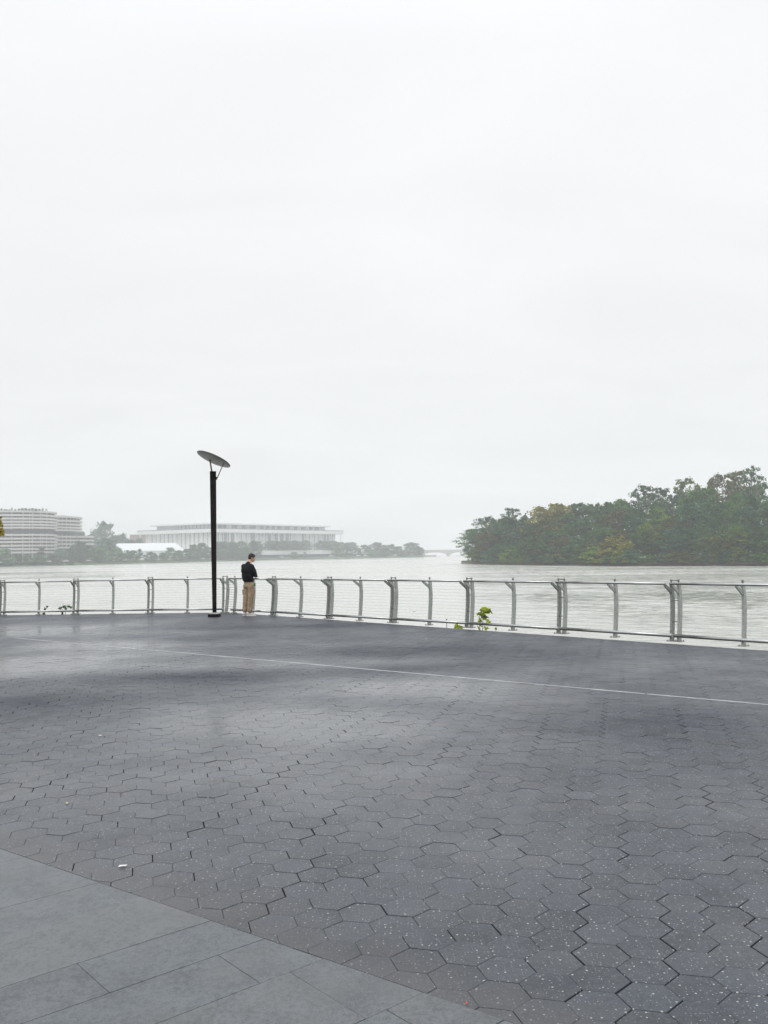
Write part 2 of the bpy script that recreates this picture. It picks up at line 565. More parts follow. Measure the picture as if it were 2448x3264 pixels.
def water_material():
    m, t, b = mat_base('river_water')
    tc = N(t, 'ShaderNodeTexCoord')
    mp = N(t, 'ShaderNodeMapping')
    mp.inputs['Rotation'].default_value = (0, 0, 0.25)
    mp.inputs['Scale'].default_value = (0.55, 1.0, 1.0)
    L(t, tc, 'Object', mp, 0)
    w1 = N(t, 'ShaderNodeTexNoise', Scale=0.75, Detail=6.0, Roughness=0.62, Distortion=0.4)
    w2 = N(t, 'ShaderNodeTexNoise', Scale=2.6, Detail=5.0, Roughness=0.65)
    L(t, mp, 0, w1, 'Vector'); L(t, mp, 0, w2, 'Vector')
    ad = N(t, 'ShaderNodeMath', operation='MULTIPLY_ADD'); ad.inputs[1].default_value = 0.3
    L(t, w2, 0, ad, 0); L(t, w1, 0, ad, 2)
    # slicks and ruffled patches
    mp2 = N(t, 'ShaderNodeMapping')
    mp2.inputs['Rotation'].default_value = (0, 0, 0.12)
    mp2.inputs['Scale'].default_value = (0.006, 0.03, 1.0)
    L(t, tc, 'Object', mp2, 0)
    sl = N(t, 'ShaderNodeTexNoise', Scale=1.0, Detail=5.0, Roughness=0.6, Distortion=0.8)
    L(t, mp2, 0, sl, 'Vector')
    mr = N(t, 'ShaderNodeMapRange')
    mr.inputs['From Min'].default_value = 0.40
    mr.inputs['From Max'].default_value = 0.62
    mr.inputs['To Min'].default_value = 0.62
    mr.inputs['To Max'].default_value = 1.15
    L(t, sl, 0, mr, 0)
    wsep = N(t, 'ShaderNodeSeparateXYZ')
    L(t, tc, 'Object', wsep, 0)

    def wb(x, y, wx, hy, w):
        def g_(a, b):
            d = ray(a, b)
            return CAM + d * ((WATER - CAM.z) / d.z)
        c, e, a_, b_ = g_(x, y), g_(x + wx, y), g_(x, y - hy), g_(x, y + hy)
        return (c.x, c.y, abs(e.x - c.x), abs(a_.y - b_.y) / 2, -0.05, w)
    calm = blob_mask(t, wsep, [wb(2270, 1905, 210, 28, 1.0), wb(1830, 1915, 150, 26, 0.65), wb(2030, 1955, 200, 22, 0.45), wb(260, 1836, 190, 4, 0.6), wb(2100, 1810, 700, 2.5, 0.4),
                               wb(100, 1826, 160, 4, 0.6), wb(1650, 1824, 120, 2.5, 0.5)])
    mp3 = N(t, 'ShaderNodeMapping')
    mp3.inputs['Scale'].default_value = (0.45, 0.9, 1.0)
    L(t, tc, 'Object', mp3, 0)
    chop = N(t, 'ShaderNodeTexNoise', Scale=0.9, Detail=4.0, Roughness=0.7)
    L(t, mp3, 0, chop, 'Vector')
    cm = N(t, 'ShaderNodeMapRange')
    cm.inputs['From Min'].default_value = 0.42
    cm.inputs['From Max'].default_value = 0.60
    cm.inputs['To Min'].default_value = 0.15
    cm.inputs['To Max'].default_value = 1.25
    L(t, chop, 0, cm, 0)
    cmul = N(t, 'ShaderNodeMath', operation='MULTIPLY')
    L(t, calm, 0, cmul, 0); L(t, cm, 0, cmul, 1)
    # small cat's paws everywhere
    c2 = N(t, 'ShaderNodeMath', operation='MULTIPLY_ADD'); c2.inputs[1].default_value = 0.38
    L(t, cm, 0, c2, 0); L(t, cmul, 0, c2, 2)
    ns = N(t, 'ShaderNodeMath', operation='SUBTRACT')
    L(t, mr, 0, ns, 0); L(t, c2, 0, ns, 1)
    cl_ = N(t, 'ShaderNodeClamp')
    cl_.inputs['Min'].default_value = 0.12
    cl_.inputs['Max'].default_value = 1.0
    L(t, ns, 0, cl_, 0)
    mr = cl_
    rg = N(t, 'ShaderNodeMapRange')
    rg.inputs['From Min'].default_value = 0.12
    rg.inputs['From Max'].default_value = 1.0
    rg.inputs['To Min'].default_value = 0.07
    rg.inputs['To Max'].default_value = 0.36
    L(t, mr, 0, rg, 0)
    L(t, rg, 0, b, 'Roughness')
    bp = N(t, 'ShaderNodeBump', Distance=0.26)
    st = N(t, 'ShaderNodeMath', operation='MULTIPLY'); st.inputs[1].default_value = 0.75
    L(t, mr, 0, st, 0)
    L(t, st, 0, bp, 'Strength')
    L(t, ad, 0, bp, 'Height')
    L(t, bp, 0, b, 'Normal')
    b.inputs['Base Color'].default_value = (0.52, 0.52, 0.465, 1)      # silt-laden river
    b.inputs['IOR'].default_value = 1.6
    return m


M_hex = paving_material('hex_paving', 'hex')
M_slab = paving_material('stone_slab', 'slab')
M_joint = simple('joint_sand', (0.030, 0.030, 0.031), 0.95, var=0.4, scale=60, bump=0.4)
M_strip = simple('edging_metal', (0.58, 0.59, 0.60), 0.5, 0.0, var=0.45, scale=2.2)
M_water = water_material()
M_steel = simple('railing_steel', (0.36, 0.375, 0.35), 0.42, 0.35, var=0.18, scale=14, bump=0.1)
M_steel_d = simple('railing_steel_shade_fittings', (0.25, 0.26, 0.24), 0.5, 0.3, var=0.3, scale=20, bump=0.1)  # darker steel for fittings, and for shade coloured onto one post of each pair
M_rail = simple('rail_tube', (0.47, 0.48, 0.465), 0.24, 1.0, var=0.1, scale=5)
M_cable = simple('cable_steel', (0.30, 0.31, 0.31), 0.4, 0.5, var=0.1)
M_concrete = simple('concrete', (0.30, 0.30, 0.29), 0.85, var=0.2, scale=4, bump=0.3)
M_pole = simple('black_brown_pole', (0.009, 0.006, 0.005), 0.6, 0.0, var=0.5, scale=5, spec=0.15)
M_dish = simple('dish_grey', (0.30, 0.305, 0.295), 0.45, 0.2, var=0.15, scale=4)
M_brace = simple('brace_metal', (0.16, 0.14, 0.09), 0.4, 0.6, var=0.3, scale=20)
M_soil = simple('bank_soil', (0.075, 0.082, 0.05), 0.95, var=0.4, scale=0.3, bump=0.5)
M_grass = simple('bank_grass', (0.085, 0.115, 0.07), 0.95, var=0.35, scale=0.08, bump=0.4)
M_mud = simple('island_mud', (0.09, 0.075, 0.05), 0.9, var=0.4, scale=0.4)
M_road = simple('far_asphalt', (0.09, 0.09, 0.09), 0.9, var=0.1)
M_bark = simple('bark', (0.10, 0.085, 0.07), 0.9, var=0.3, scale=3)
M_barkp = simple('pale_bark', (0.30, 0.28, 0.23), 0.85, var=0.3, scale=3)
M_white = simple('white_marble', (0.88, 0.88, 0.87), 0.6, var=0.05, scale=0.3)
M_panel = simple('marble_panel', (0.80, 0.80, 0.79), 0.6, var=0.06, scale=0.2)
M_seam = simple('panel_seam', (0.20, 0.21, 0.22), 0.7, var=0.1)
M_glass = simple('dark_glazing', (0.26, 0.28, 0.30), 0.25, var=0.3, scale=0.3)
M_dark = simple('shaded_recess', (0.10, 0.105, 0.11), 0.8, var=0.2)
M_tent = simple('white_canvas', (0.74, 0.75, 0.75), 0.6, var=0.03)
M_brick = simple('pink_brick', (0.42, 0.24, 0.19), 0.85, var=0.1, scale=1)
M_balc = simple('balcony_concrete', (0.62, 0.61, 0.58), 0.8, var=0.08, scale=0.5)
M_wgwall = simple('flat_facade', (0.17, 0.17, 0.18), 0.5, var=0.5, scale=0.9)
M_stone = simple('bridge_stone', (0.42, 0.41, 0.38), 0.85, var=0.1, scale=0.3)

FOL = {
    'dark': foliage('leaves_dark', (0.019, 0.065, 0.025), (0.092, 0.199, 0.080)),
    'mid': foliage('leaves_mid', (0.025, 0.084, 0.019), (0.137, 0.267, 0.068)),
    'olive': foliage('leaves_olive', (0.044, 0.069, 0.011), (0.194, 0.236, 0.047)),
    'yellow': foliage('leaves_yellow', (0.096, 0.092, 0.008), (0.384, 0.352, 0.040)),
    'lime': foliage('leaves_lime', (0.055, 0.110, 0.010), (0.250, 0.360, 0.050)),
    'blue': foliage('leaves_bluish', (0.020, 0.071, 0.041), (0.101, 0.224, 0.120)),
    'brown': foliage('leaves_brown', (0.050, 0.050, 0.020), (0.149, 0.144, 0.059)),
    'far_dark': foliage('leaves_hazed_dark', (0.071, 0.124, 0.088), (0.165, 0.242, 0.177)),  # far-bank leaves made paler and bluer: haze fade put into the colour
    'far_mid': foliage('leaves_hazed_green', (0.100, 0.171, 0.100), (0.236, 0.342, 0.206)),
    'far_blue': foliage('leaves_hazed_bluish', (0.083, 0.142, 0.112), (0.195, 0.283, 0.224)),
    'gold': foliage('leaves_gold', (0.28, 0.20, 0.015), (0.62, 0.48, 0.05)),
    'sapling': foliage('leaves_sapling', (0.26, 0.34, 0.02), (0.55, 0.62, 0.07)),
    'weed': foliage('leaves_weed', (0.035, 0.085, 0.02), (0.12, 0.22, 0.06)),
}

# ------------------------------------------------------------------ plaza: edges of the ground
PL = [(-17.1, 28.45), (-14.65, 28.42), (-12.21, 28.30), (-9.80, 28.11), (-7.35, 27.77), (-4.92, 27.28)]
QR = [(-4.62, 26.93), (-3.22, 25.47), (-1.50, 23.60), (0.18, 21.80), (1.87, 19.98), (3.57, 18.09), (5.25, 16.14), (6.92, 14.16), (8.55, 12.2)]


def halfplane(a, b, off):
    """keep the side to the right of a->b, moved outwards by off"""
    a, b = Vector(a), Vector(b)
    d = (b - a).normalized()
    n = Vector((-d.y, d.x))                   # outward
    return (n, n.dot(a) + off)


HP = [halfplane(PL[0], PL[2], 0.13), halfplane(PL[2], PL[5], 0.14), halfplane(PL[5], QR[0], 0.12), halfplane(QR[0], QR[4], 0.15), halfplane(QR[4], QR[8], 0.12)]


def clip(poly, n, d, keep=1):
    """keep points with keep*(n.p - d) <= 0"""
    out = []
    m = len(poly)
    for i in range(m):
        p, q = poly[i], poly[(i + 1) % m]
        sp = keep * (n[0] * p[0] + n[1] * p[1] - d)
        sq = keep * (n[0] * q[0] + n[1] * q[1] - d)
        if sp <= 0:
            out.append(p)
        if (sp < 0 < sq) or (sq < 0 < sp):
            u = sp / (sp - sq)
            out.append((p[0] + (q[0] - p[0]) * u, p[1] + (q[1] - p[1]) * u))
    return out


plaza = [(-60, 60), (60, 60), (60, -25), (-60, -25)]
for n, d in HP:
    plaza = clip(plaza, n, d)

vs = [(p[0], p[1], gz(p[0]) - 0.012) for p in plaza] + [(p[0], p[1], WATER - 1.0) for p in plaza]
n = len(plaza)
mb = MB().add(vs[:n], [tuple(range(n))])
bed = mb.build('joint_bed', M_joint)
tag(bed, kind='structure')
if bed.data.polygons[0].normal.z < 0:
    bed.data.flip_normals()
mb = MB()
ins = [(p[0], p[1], gz(p[0]) - 0.016) for p in plaza]
mb.add(ins + vs[n:], [tuple(range(n))] + [(i, (i + 1) % n, n + (i + 1) % n, n + i) for i in range(n)])
tag(mb.build('embankment_wall', M_concrete), kind='structure')


def poly_pavers(polys, name, mat, bevel=0.002, zs=0.0, seed=1, jit=0.0008):
    """each polygon becomes one bevelled paver of a single paving surface"""
    rnd = random.Random(seed)
    V, Fc, C = [], [], []
    for pl in polys:
        m = len(pl)
        if m < 3:
            continue
        cx = sum(p[0] for p in pl) / m
        cy = sum(p[1] for p in pl) / m
        area = 0.5 * abs(sum(pl[i][0] * pl[(i + 1) % m][1] - pl[(i + 1) % m][0] * pl[i][1] for i in range(m)))
        if area < 0.0006:
            continue
        z0 = rnd.gauss(0, jit) + zs
        tx, ty = rnd.gauss(0, 0.0035), rnd.gauss(0, 0.0035)
        o = len(V)
        R = max(math.hypot(p[0] - cx, p[1] - cy) for p in pl)
        k = max(0.2, 1 - bevel / R * 1.1)
        tx, ty = tx * min(1, 0.12 / R), ty * min(1, 0.12 / R)
        for p in pl:
            x, y = cx + (p[0] - cx) * k, cy + (p[1] - cy) * k
            V.append((x, y, gz(x) + z0 + tx * (x - cx) + ty * (y - cy)))
        for p in pl:
            V.append((p[0], p[1], gz(p[0]) + z0 - bevel * 0.8 + tx * (p[0] - cx) + ty * (p[1] - cy)))
        for p in pl:
            V.append((p[0], p[1], gz(p[0]) - 0.02))
        Fc.append(tuple(o + i for i in range(m)))
        for i in range(m):
            j = (i + 1) % m
            Fc.append((o + m + i, o + m + j, o + j, o + i))
            Fc.append((o + 2 * m + i, o + 2 * m + j, o + m + j, o + m + i))
        C += [(rnd.random(), rnd.random(), rnd.random(), 1.0)] * (3 * m)
    me = bpy.data.meshes.new(name)
    me.from_pydata(V, [], Fc)
    at = me.color_attributes.new('paver', 'FLOAT_COLOR', 'POINT')
    at.data.foreach_set('color', np.array(C, dtype=np.float32).ravel())
    me.materials.append(mat)
    me.update()
    return link(name, me)


# hexagonal pavers, every joint with its own width
PHI = math.radians(-15.0)
S6 = 0.2150 / 2                               # half the width across flats
hexpolys = []
ND = [PHI + math.radians(90 + 60 * k) for k in range(6)]      # outward normals of the six edges
nd = [(math.cos(a), math.sin(a)) for a in ND]
e1 = (2 * S6 * math.cos(ND[0]), 2 * S6 * math.sin(ND[0]))
e2 = (2 * S6 * math.cos(ND[1]), 2 * S6 * math.sin(ND[1]))


def h01(*k):
    return random.Random(hash(k)).random()


def vnoise(a, x):
    i = math.floor(x)
    f = x - i
    f = f * f * (3 - 2 * f)
    return h01(a, i) * (1 - f) + h01(a, i + 1) * f


def gap(cx, cy, k, j):
    """half joint width of edge k of the paver at c, the same from both sides"""
    mx, my = cx + nd[k][0] * S6, cy + nd[k][1] * S6
    q = (round(mx * 200), round(my * 200))
    # the key is taken on a coarse grid so that both neighbours agree
    u = h01(int(round(mx * 40)), int(round(my * 40)))
    g = 0.0005 + 0.0014 * u * u
    if k % 3 == 0:
        if u > 0.85:
            g += 0.0010
    else:                                     # zigzag joints between columns open up over a few metres
        lane = j if k in (1, 2) else j - 1
        along = mx * math.cos(ND[0]) + my * math.sin(ND[0])
        v = vnoise(lane * 7 + 3, along / 1.1)
        g += 0.0034 * max(0.0, v - 0.70) / 0.30
        if u > 0.86:
            g += 0.0010
    return g


c0 = np.array([0.0, 0.0])
rng = range(-190, 191)
xmin, xmax, ymin, ymax = -17.0, 13.0, -1.0, 29.0
o0 = Vector((0.685, 3.78))                    # a paver centre read off the photograph
for i in rng:
    for j in rng:
        cx = o0.x + i * e1[0] + j * e2[0]
        cy = o0.y + i * e1[1] + j * e2[1]
        if not (xmin < cx < xmax and ymin < cy < ymax):
            continue
        s_edge = SN.x * cx + SN.y * cy - SD
        if s_edge < -0.14:
            continue
        if any(nn[0] * cx + nn[1] * cy - dd > 0.13 for nn, dd in HP):
            continue
        # open zigzag joints, as in the photograph
        ds = [S6 - gap(cx, cy, k, j) for k in range(6)]
        crack = None
        pl = []
        for k in range(6):
            a, b = nd[k], nd[(k + 1) % 6]
            det = a[0] * b[1] - a[1] * b[0]
            x = (ds[k] * b[1] - ds[(k + 1) % 6] * a[1]) / det
            y = (a[0] * ds[(k + 1) % 6] - b[0] * ds[k]) / det
            pl.append((cx + x, cy + y))
        if s_edge < 0.14:
            pl = clip(pl, SN, SD + 0.002, -1)
        for nn, dd in HP:
            if nn[0] * cx + nn[1] * cy - dd > -0.14 and len(pl) > 2:
                pl = clip(pl, nn, dd)
        st = TN.x * cx + TN.y * cy - TD
        if abs(st) < 0.15 and len(pl) > 2:
            hexpolys.append(clip(pl, TN, TD + 0.014, -1))
            hexpolys.append(clip(pl, TN, TD - 0.014, 1))
        elif len(pl) > 2:
            hexpolys.append(pl)
pav = poly_pavers(hexpolys, 'hexagonal_paving', M_hex, seed=3)
tag(pav, kind='structure')

# metal edging strip: short lengths with small gaps
mb = MB()
u = -0.4
rs = random.Random(5)
base = Vector((TA.x, TA.y))
while u < 24:
    ln = rs.uniform(2.2, 2.6)
    a, b = base + tdv * u, base + tdv * (u + ln - 0.02)
    ok = all(nn.dot(a) < dd and nn.dot(b) < dd for nn, dd in HP)
    if ok and -17 < a.x < 13:
        w0 = 0.0095
        off = rs.uniform(-0.002, 0.002)
        pts = [a + TN * (w0 + off), b + TN * (w0 + off), b - TN * (w0 - off), a - TN * (w0 - off)]
        z1 = 0.0025
        vv = [(p.x, p.y, gz(p.x) - 0.01) for p in pts] + [(p.x, p.y, gz(p.x) + z1) for p in pts]
        mb.add(vv, [(4, 7, 6, 5), (0, 1, 5, 4), (1, 2, 6, 5), (2, 3, 7, 6), (3, 0, 4, 7)])
    u += ln
tag(mb.build('edging_strip', M_strip), kind='structure')

# stone slabs on the near left
sl_n = Vector((-0.647, 0.763))
sl_t = Vector((0.763, 0.647))
offs = [19.7, 19.0, 18.65, 18.15, 17.45, 17.1, 16.6, 15.9, 15.55, 14.85, 14.35, 14.0, 13.3, 12.95, 12.45, 11.75, 11.4, 10.9, 10.55, 9.85, 9.5, 8.8, 8.1, 7.75, 7.05, 6.55, 6.2, 5.87, 5.363, 4.659, 4.313, 3.804, 3.462, 3.120, 2.62, 2.27, 1.57, 1.06, 0.72, 0.02, -0.68, -1.2, -1.9, -2.6, -3.1, -3.8]
NX = 21
known = {10 + NX: 1.475, 11 + NX: 1.96, 12 + NX: 2.10}
slabs = []
rs = random.Random(9)
for r_i in range(len(offs) - 1):
    d1, d0 = offs[r_i], offs[r_i + 1]
    st = known.get(r_i, rs.uniform(0, 1.2))
    cuts = [st]
    while cuts[-1] > -16:
        cuts.append(cuts[-1] - rs.choice((1.05, 1.2, 1.4)))
    while cuts[0] < 8:
        cuts.insert(0, cuts[0] + rs.choice((1.05, 1.2, 1.4)))
    if r_i - NX in (7, 8, 9):
        cuts = [c for c in cuts if not (-1.0 < c < 2.9)]
    for k in range(len(cuts) - 1):
        a, b = cuts[k + 1], cuts[k]
        g = rs.uniform(0.0010, 0.0022)
        h_ = rs.uniform(0.0004, 0.0010)
        q = [sl_t * (a + h_) + sl_n * (d0 + g), sl_t * (b - h_) + sl_n * (d0 + g), sl_t * (b - h_) + sl_n * (d1 - g), sl_t * (a + h_) + sl_n * (d1 - g)]
        q = [(p.x, p.y) for p in q]
        q = clip(q, SN, SD - 0.0015, 1)
        if len(q) > 2 and all(-18 < p[0] < 14 and p[1] > -6 for p in q):
            slabs.append(q)
sl = poly_pavers(slabs, 'stone_paving', M_slab, bevel=0.002, zs=0.0015, seed=8, jit=0.0006)
tag(sl, kind='structure')

# river bank dropping away behind the railing (hidden from the plaza by the edge)
bank = []
edge = [(-60, 29.6), (-17.1, 28.75), (-12.2, 28.55), (-4.9, 27.6), (-4.2, 27.1), (1.9, 20.3), (8.8, 12.5), (40, -24)]
outn = [(0, 1), (0, 1), (0.05, 1), (0.4, 0.9), (0.6, 0.8), (0.7, 0.7), (0.75, 0.66), (0.75, 0.66)]
vv, ff = [], []
for i, (p, q) in enumerate(zip(edge, outn)):
    for dd, z in ((-0.35, -0.55), (0.6, -0.75), (3.5, -2.6), (7.0, WATER - 0.6)):
        vv.append((p[0] + q[0] * dd, p[1] + q[1] * dd, z))
for i in range(len(edge) - 1):
    for k in range(3):
        ff.append((i * 4 + k, i * 4 + k + 1, i * 4 + k + 5, i * 4 + k + 4))
tag(MB().add(vv, ff).build('riverbank', M_soil), kind='structure')

# near bank out of the picture on the left, where the yellow tree stands
nb = [(-28.5, 29.0), (-24.5, 48), (-31, 62), (-60, 75), (-90, 75), (-90, 29.0)]
mb = MB().prism(nb, WATER - 0.6, -0.25)
tag(mb.build('bank_lawn', M_soil), kind='structure')

# water
mb = MB()
mb.add([(-2300, -300, WATER), (2300, -300, WATER), (2300, 2300, WATER), (-2300, 2300, WATER)], [(0, 1, 2, 3)])
tag(mb.build('river_water', M_water), kind='structure')

# ------------------------------------------------------------------ railing
ROOT_U = Vector((1, 0, 0))


def post_parts(x, panel, shade_toned=False, knob=True):
    """one curved post at x on the panel's axis; +y is the river side"""
    ctr = [(0.0, 0.0), (0.020, 0.15), (0.043, 0.35), (0.062, 0.55), (0.070, 0.72), (0.066, 0.88), (0.052, 1.06)]
    t2 = 0.021
    mb = MB()
    vv = []
    for i, (o, z) in enumerate(ctr):
        dp = 0.046 if i < 5 else 0.040
        for sx, sy in ((-1, -1), (1, -1), (1, 1), (-1, 1)):
            vv.append((x + sx * t2, o + sy * dp, z))
    ff = [(3, 2, 1, 0)]
    for i in range(len(ctr) - 1):
        for k in range(4):
            ff.append((i * 4 + k, i * 4 + (k + 1) % 4, i * 4 + 4 + (k + 1) % 4, i * 4 + 4 + k))
    e = (len(ctr) - 1) * 4
    ff.append((e, e + 1, e + 2, e + 3))
    mb.add(vv, ff)
    post = mb.build('post', M_steel_d if shade_toned else M_steel, panel)
    # arm: forked plate carrying the hand rail
    mb = MB()
    pts = [(0.040, 0.85), (0.040, 0.93), (-0.165, 1.055), (-0.205, 1.045), (-0.19, 1.01)]
    m = len(pts)
    vv = [(x - 0.012, a, b) for a, b in pts] + [(x + 0.012, a, b) for a, b in pts]
    ff = [tuple(range(m)), tuple(range(2 * m - 1, m - 1, -1))] + [(i, m + i, m + (i + 1) % m, (i + 1) % m) for i in range(m)]
    mb.add(vv, ff)
    mb.build('arm', M_steel_d if shade_toned else M_steel, post)
    mb = MB()
    mb.box((x, 0.0, 0.011), (0.13, 0.17, 0.014))
    for sx in (-1, 1):
        for sy in (-1, 1):
            mb.lathe([(0.012, 0.018), (0.012, 0.032), (0.007, 0.036)], 8, (x + sx * 0.045, sy * 0.066, 0))
    mb.build('base_plate', M_steel, post)
    if knob:
        mb = MB()
        mb.lathe([(0.012, 1.06), (0.012, 1.085), (0.020, 1.09), (0.022, 1.118), (0.017, 1.128), (0.004, 1.133)], 12, (x, 0.045, 0))
        mb.build('cap', M_steel_d, post, True)
    return post


panel = empty('cable_railing', (0, 0, 0))
PLEN = 2.52
H2 = PLEN / 2 - 0.072
p_first = post_parts(-H2, panel)
p_mid = post_parts(0.0, panel)
p_last = post_parts(H2, panel, shade_toned=True)  # left post of each pair, its shade put into the colour
mb = MB().tube([(-H2 - 0.03, -0.19, 1.055), (H2 + 0.02, -0.19, 1.055)], 0.0235, 12)
mb.build('hand_rail', M_rail, panel, True)
mb = MB().tube([(-H2 - 0.05, -0.078, 0.115), (H2 + 0.05, -0.078, 0.115)], 0.032, 12)
mb.build('foot_rail', M_rail, panel, True)
cab = None
for k in range(12):
    z = 0.19 + k * 0.0735
    o_y = float(np.interp(z, [0, .15, .35, .55, .72, .88, 1.06], [0, .02, .043, .062, .07, .066, .052]))
    MB().tube([(-H2, o_y, z), (H2, o_y, z)], 0.0017, 5).build('cable', M_cable, panel)
for z, y in ((0.36, 0.035), (0.74, 0.06)):
    MB().tube([(H2 - 0.0, y, z), (H2 + 0.144, y, z)], 0.009, 8).build('tie_rod', M_steel_d, panel)
lb = MB().tube([(H2, 0.045, 1.108), (H2 + 0.144, 0.045, 1.108)], 0.011, 8)
lb.build('link_bar', M_steel_d, p_last)
psnap = snapshot(panel)
nodes = []
for a, b in zip(PL[:-1], PL[1:]):
    nodes.append((a, b))
nl = len(nodes)
for a, b in zip(QR[:-1], QR[1:]):
    nodes.append((a, b))
RL = ['steel cable railing panel of the far run, cut by the left photo edge',
      'steel cable railing panel of the far run, with leafy weeds behind it',
      'steel cable railing panel of the far run, second from the left edge',
      'steel cable railing panel of the far run, behind the lamp post',
      'steel cable railing panel where the man leans, just right of the corner',
      'steel cable railing panel directly right of the man',
      'steel cable railing panel of the right run, second to the right of the man',
      'steel cable railing panel of the right run, ending at the yellow-green sapling',
      'steel cable railing panel of the right run, beginning at the yellow-green sapling',
      'steel cable railing panel under the left half of the wooded island',
      'steel cable railing panel at the right, nearest one seen whole',
      'steel cable railing panel cut off by the right edge of the photo']
# the first left panel and the last right one lie outside the frame
use = [(i, ab) for i, ab in enumerate(nodes) if i not in (0,)]
for q, (i, (a, b)) in enumerate(use):
    r_ = panel if q == 0 else copy_tree(psnap)
    a, b = Vector(a), Vector(b)
    d = b - a
    mid = (a + b) / 2
    r_.location = (mid.x, mid.y, gz(mid.x) + 0.001)
    r_.rotation_euler = (0, -math.atan(TILT) * d.normalized().x, math.atan2(d.y, d.x))
    r_.scale = (d.length / PLEN, 1, 1)
    tag(r_, RL[min(q, 11)], 'railing', 'cable railing panels along the plaza edge')
# corner: one more post and the short rods that close the corner
ct = empty('railing_corner', (PL[5][0], PL[5][1], gz(-4.9) + 0.001), 0, 'short steel corner link of the railing with close-set rods, between lamp post and man', 'railing')
dv = Vector((QR[0][0] - PL[5][0], QR[0][1] - PL[5][1]))
ct.rotation_euler = (0, 0, math.atan2(dv.y, dv.x))
post_parts(0.06, ct)
for k in range(13):
    z = 0.12 + k * 0.0735
    MB().tube([(0.06, 0.05, z), (dv.length + 0.05, 0.03, z)], 0.0055, 6).build('rod', M_cable, ct)

# ------------------------------------------------------------------ lamp post
lp = G(684, 1966)
lamp = empty('lamp_post', (lp.x, lp.y, gz(lp.x) + 0.002), 0, 'tall black lamp post with a tilted grey reflector disc on top, near the railing corner', 'lamp post')
lean = Matrix.Rotation(math.radians(-0.35), 3, 'Y')
mb = MB()
mb.box((0, 0, 0.045), (0.32, 0.32, 0.086))
mb.build('plinth', M_pole, lamp)
mb = MB()
mb.add([(-.157, -.157, .089), (.157, -.157, .089), (.157, .157, .089), (-.157, .157, .089), (-.085, -.085, .125), (.085, -.085, .125), (.085, .085, .125), (-.085, .085, .125)],
       [(0, 1, 5, 4), (1, 2, 6, 5), (2, 3, 7, 6), (3, 0, 4, 7), (4, 5, 6, 7)])
mb.build('base_collar', M_concrete, lamp)
PH = 4.18
mb = MB().lathe([(0.058, 0.10), (0.062, 0.4), (0.072, 1.6), (0.086, 3.2), (0.0885, 3.78), (0.0905, 3.785), (0.0905, 3.797), (0.0885, 3.802), (0.090, PH - 0.012), (0.097, PH - 0.01), (0.097, PH + 0.005), (0.01, PH + 0.012)], 32, M=lean)
mb.build('pole', M_pole, lamp, True)
dn = Vector((0.37, 0.22, 0.91)).normalized()
dc = P(678.7, 1469, lp.y) - Vector((lp.x, lp.y, gz(lp.x)))
_x = (Vector((1, 0, 0)) - dn * dn.x).normalized()
DM = Matrix((_x, dn.cross(_x), dn)).transposed()
mb = MB().lathe([(0.03, -0.008), (0.25, 0.0), (0.42, 0.022), (0.505, 0.045), (0.507, 0.062), (0.42, 0.045), (0.25, 0.022), (0.03, 0.012)], 48, dc, DM)
mb.build('reflector', M_dish, lamp, True)
mb = MB()
k = 48
pts = [dc + DM @ Vector((0.508 * math.cos(2 * math.pi * i / k), 0.508 * math.sin(2 * math.pi * i / k), 0.054)) for i in range(k + 1)]
mb.tube(pts, 0.009, 6, cap=False)
mb.build('rim', M_pole, lamp, True)
tp = lean @ Vector((0, 0, PH))
mb = MB().tube([tp + Vector((-0.03, 0, -0.02)), dc + DM @ Vector((-0.09, -0.03, -0.006))], 0.022, 10)
mb.build('stem', M_brace, lamp, True)
s0 = lean @ Vector((0.10, -0.02, PH - 0.24))
mb = MB().tube([s0, dc + DM @ Vector((0.36, -0.12, 0.012))], 0.014, 8)
mb.build('strut', M_brace, lamp, True)
mb = MB().box(lean @ Vector((0.095, -0.01, PH - 0.19)), (0.045, 0.03, 0.06))
mb.build('bracket', M_pole, lamp)

# ------------------------------------------------------------------ man at the railing
M_skin = simple('skin', (0.55, 0.33, 0.24), 0.5, var=0.06)
M_sweater = simple('black_knit', (0.010, 0.010, 0.012), 0.9, var=0.3, scale=30, bump=0.3, spec=0.2)
M_chino = simple('khaki_cotton', (0.33, 0.245, 0.16), 0.85, var=0.32, scale=9, bump=0.4, spec=0.2)
M_hair = simple('dark_hair', (0.016, 0.010, 0.008), 0.6, var=0.4, scale=80, bump=0.5)
M_shoe = simple('pale_suede', (0.58, 0.55, 0.50), 0.7, var=0.12, scale=20)
M_sole = simple('shoe_sole', (0.72, 0.70, 0.66), 0.7, var=0.08)
M_green = simple('green_wrap', (0.01, 0.28, 0.06), 0.35, var=0.3, scale=30)
M_eye = simple('eye', (0.75, 0.75, 0.75), 0.2)

fm = G(797, 1963)
MAN = empty('person', (-3.93, 25.60, gz(-3.93) + 0.004), math.radians(-40),
            'man in a black sweater and khaki cargo trousers leaning with folded arms on the railing', 'person')
hy = math.radians(-33)                         # head turned to his right
HM = Matrix.Rotation(hy, 3, 'Z') @ Matrix.Rotation(math.radians(-14), 3, 'X')
HC = Vector((0.012, 0.115, 1.66))


def hp(x, y, z):
    return HC + HM @ Vector((x, y, z))


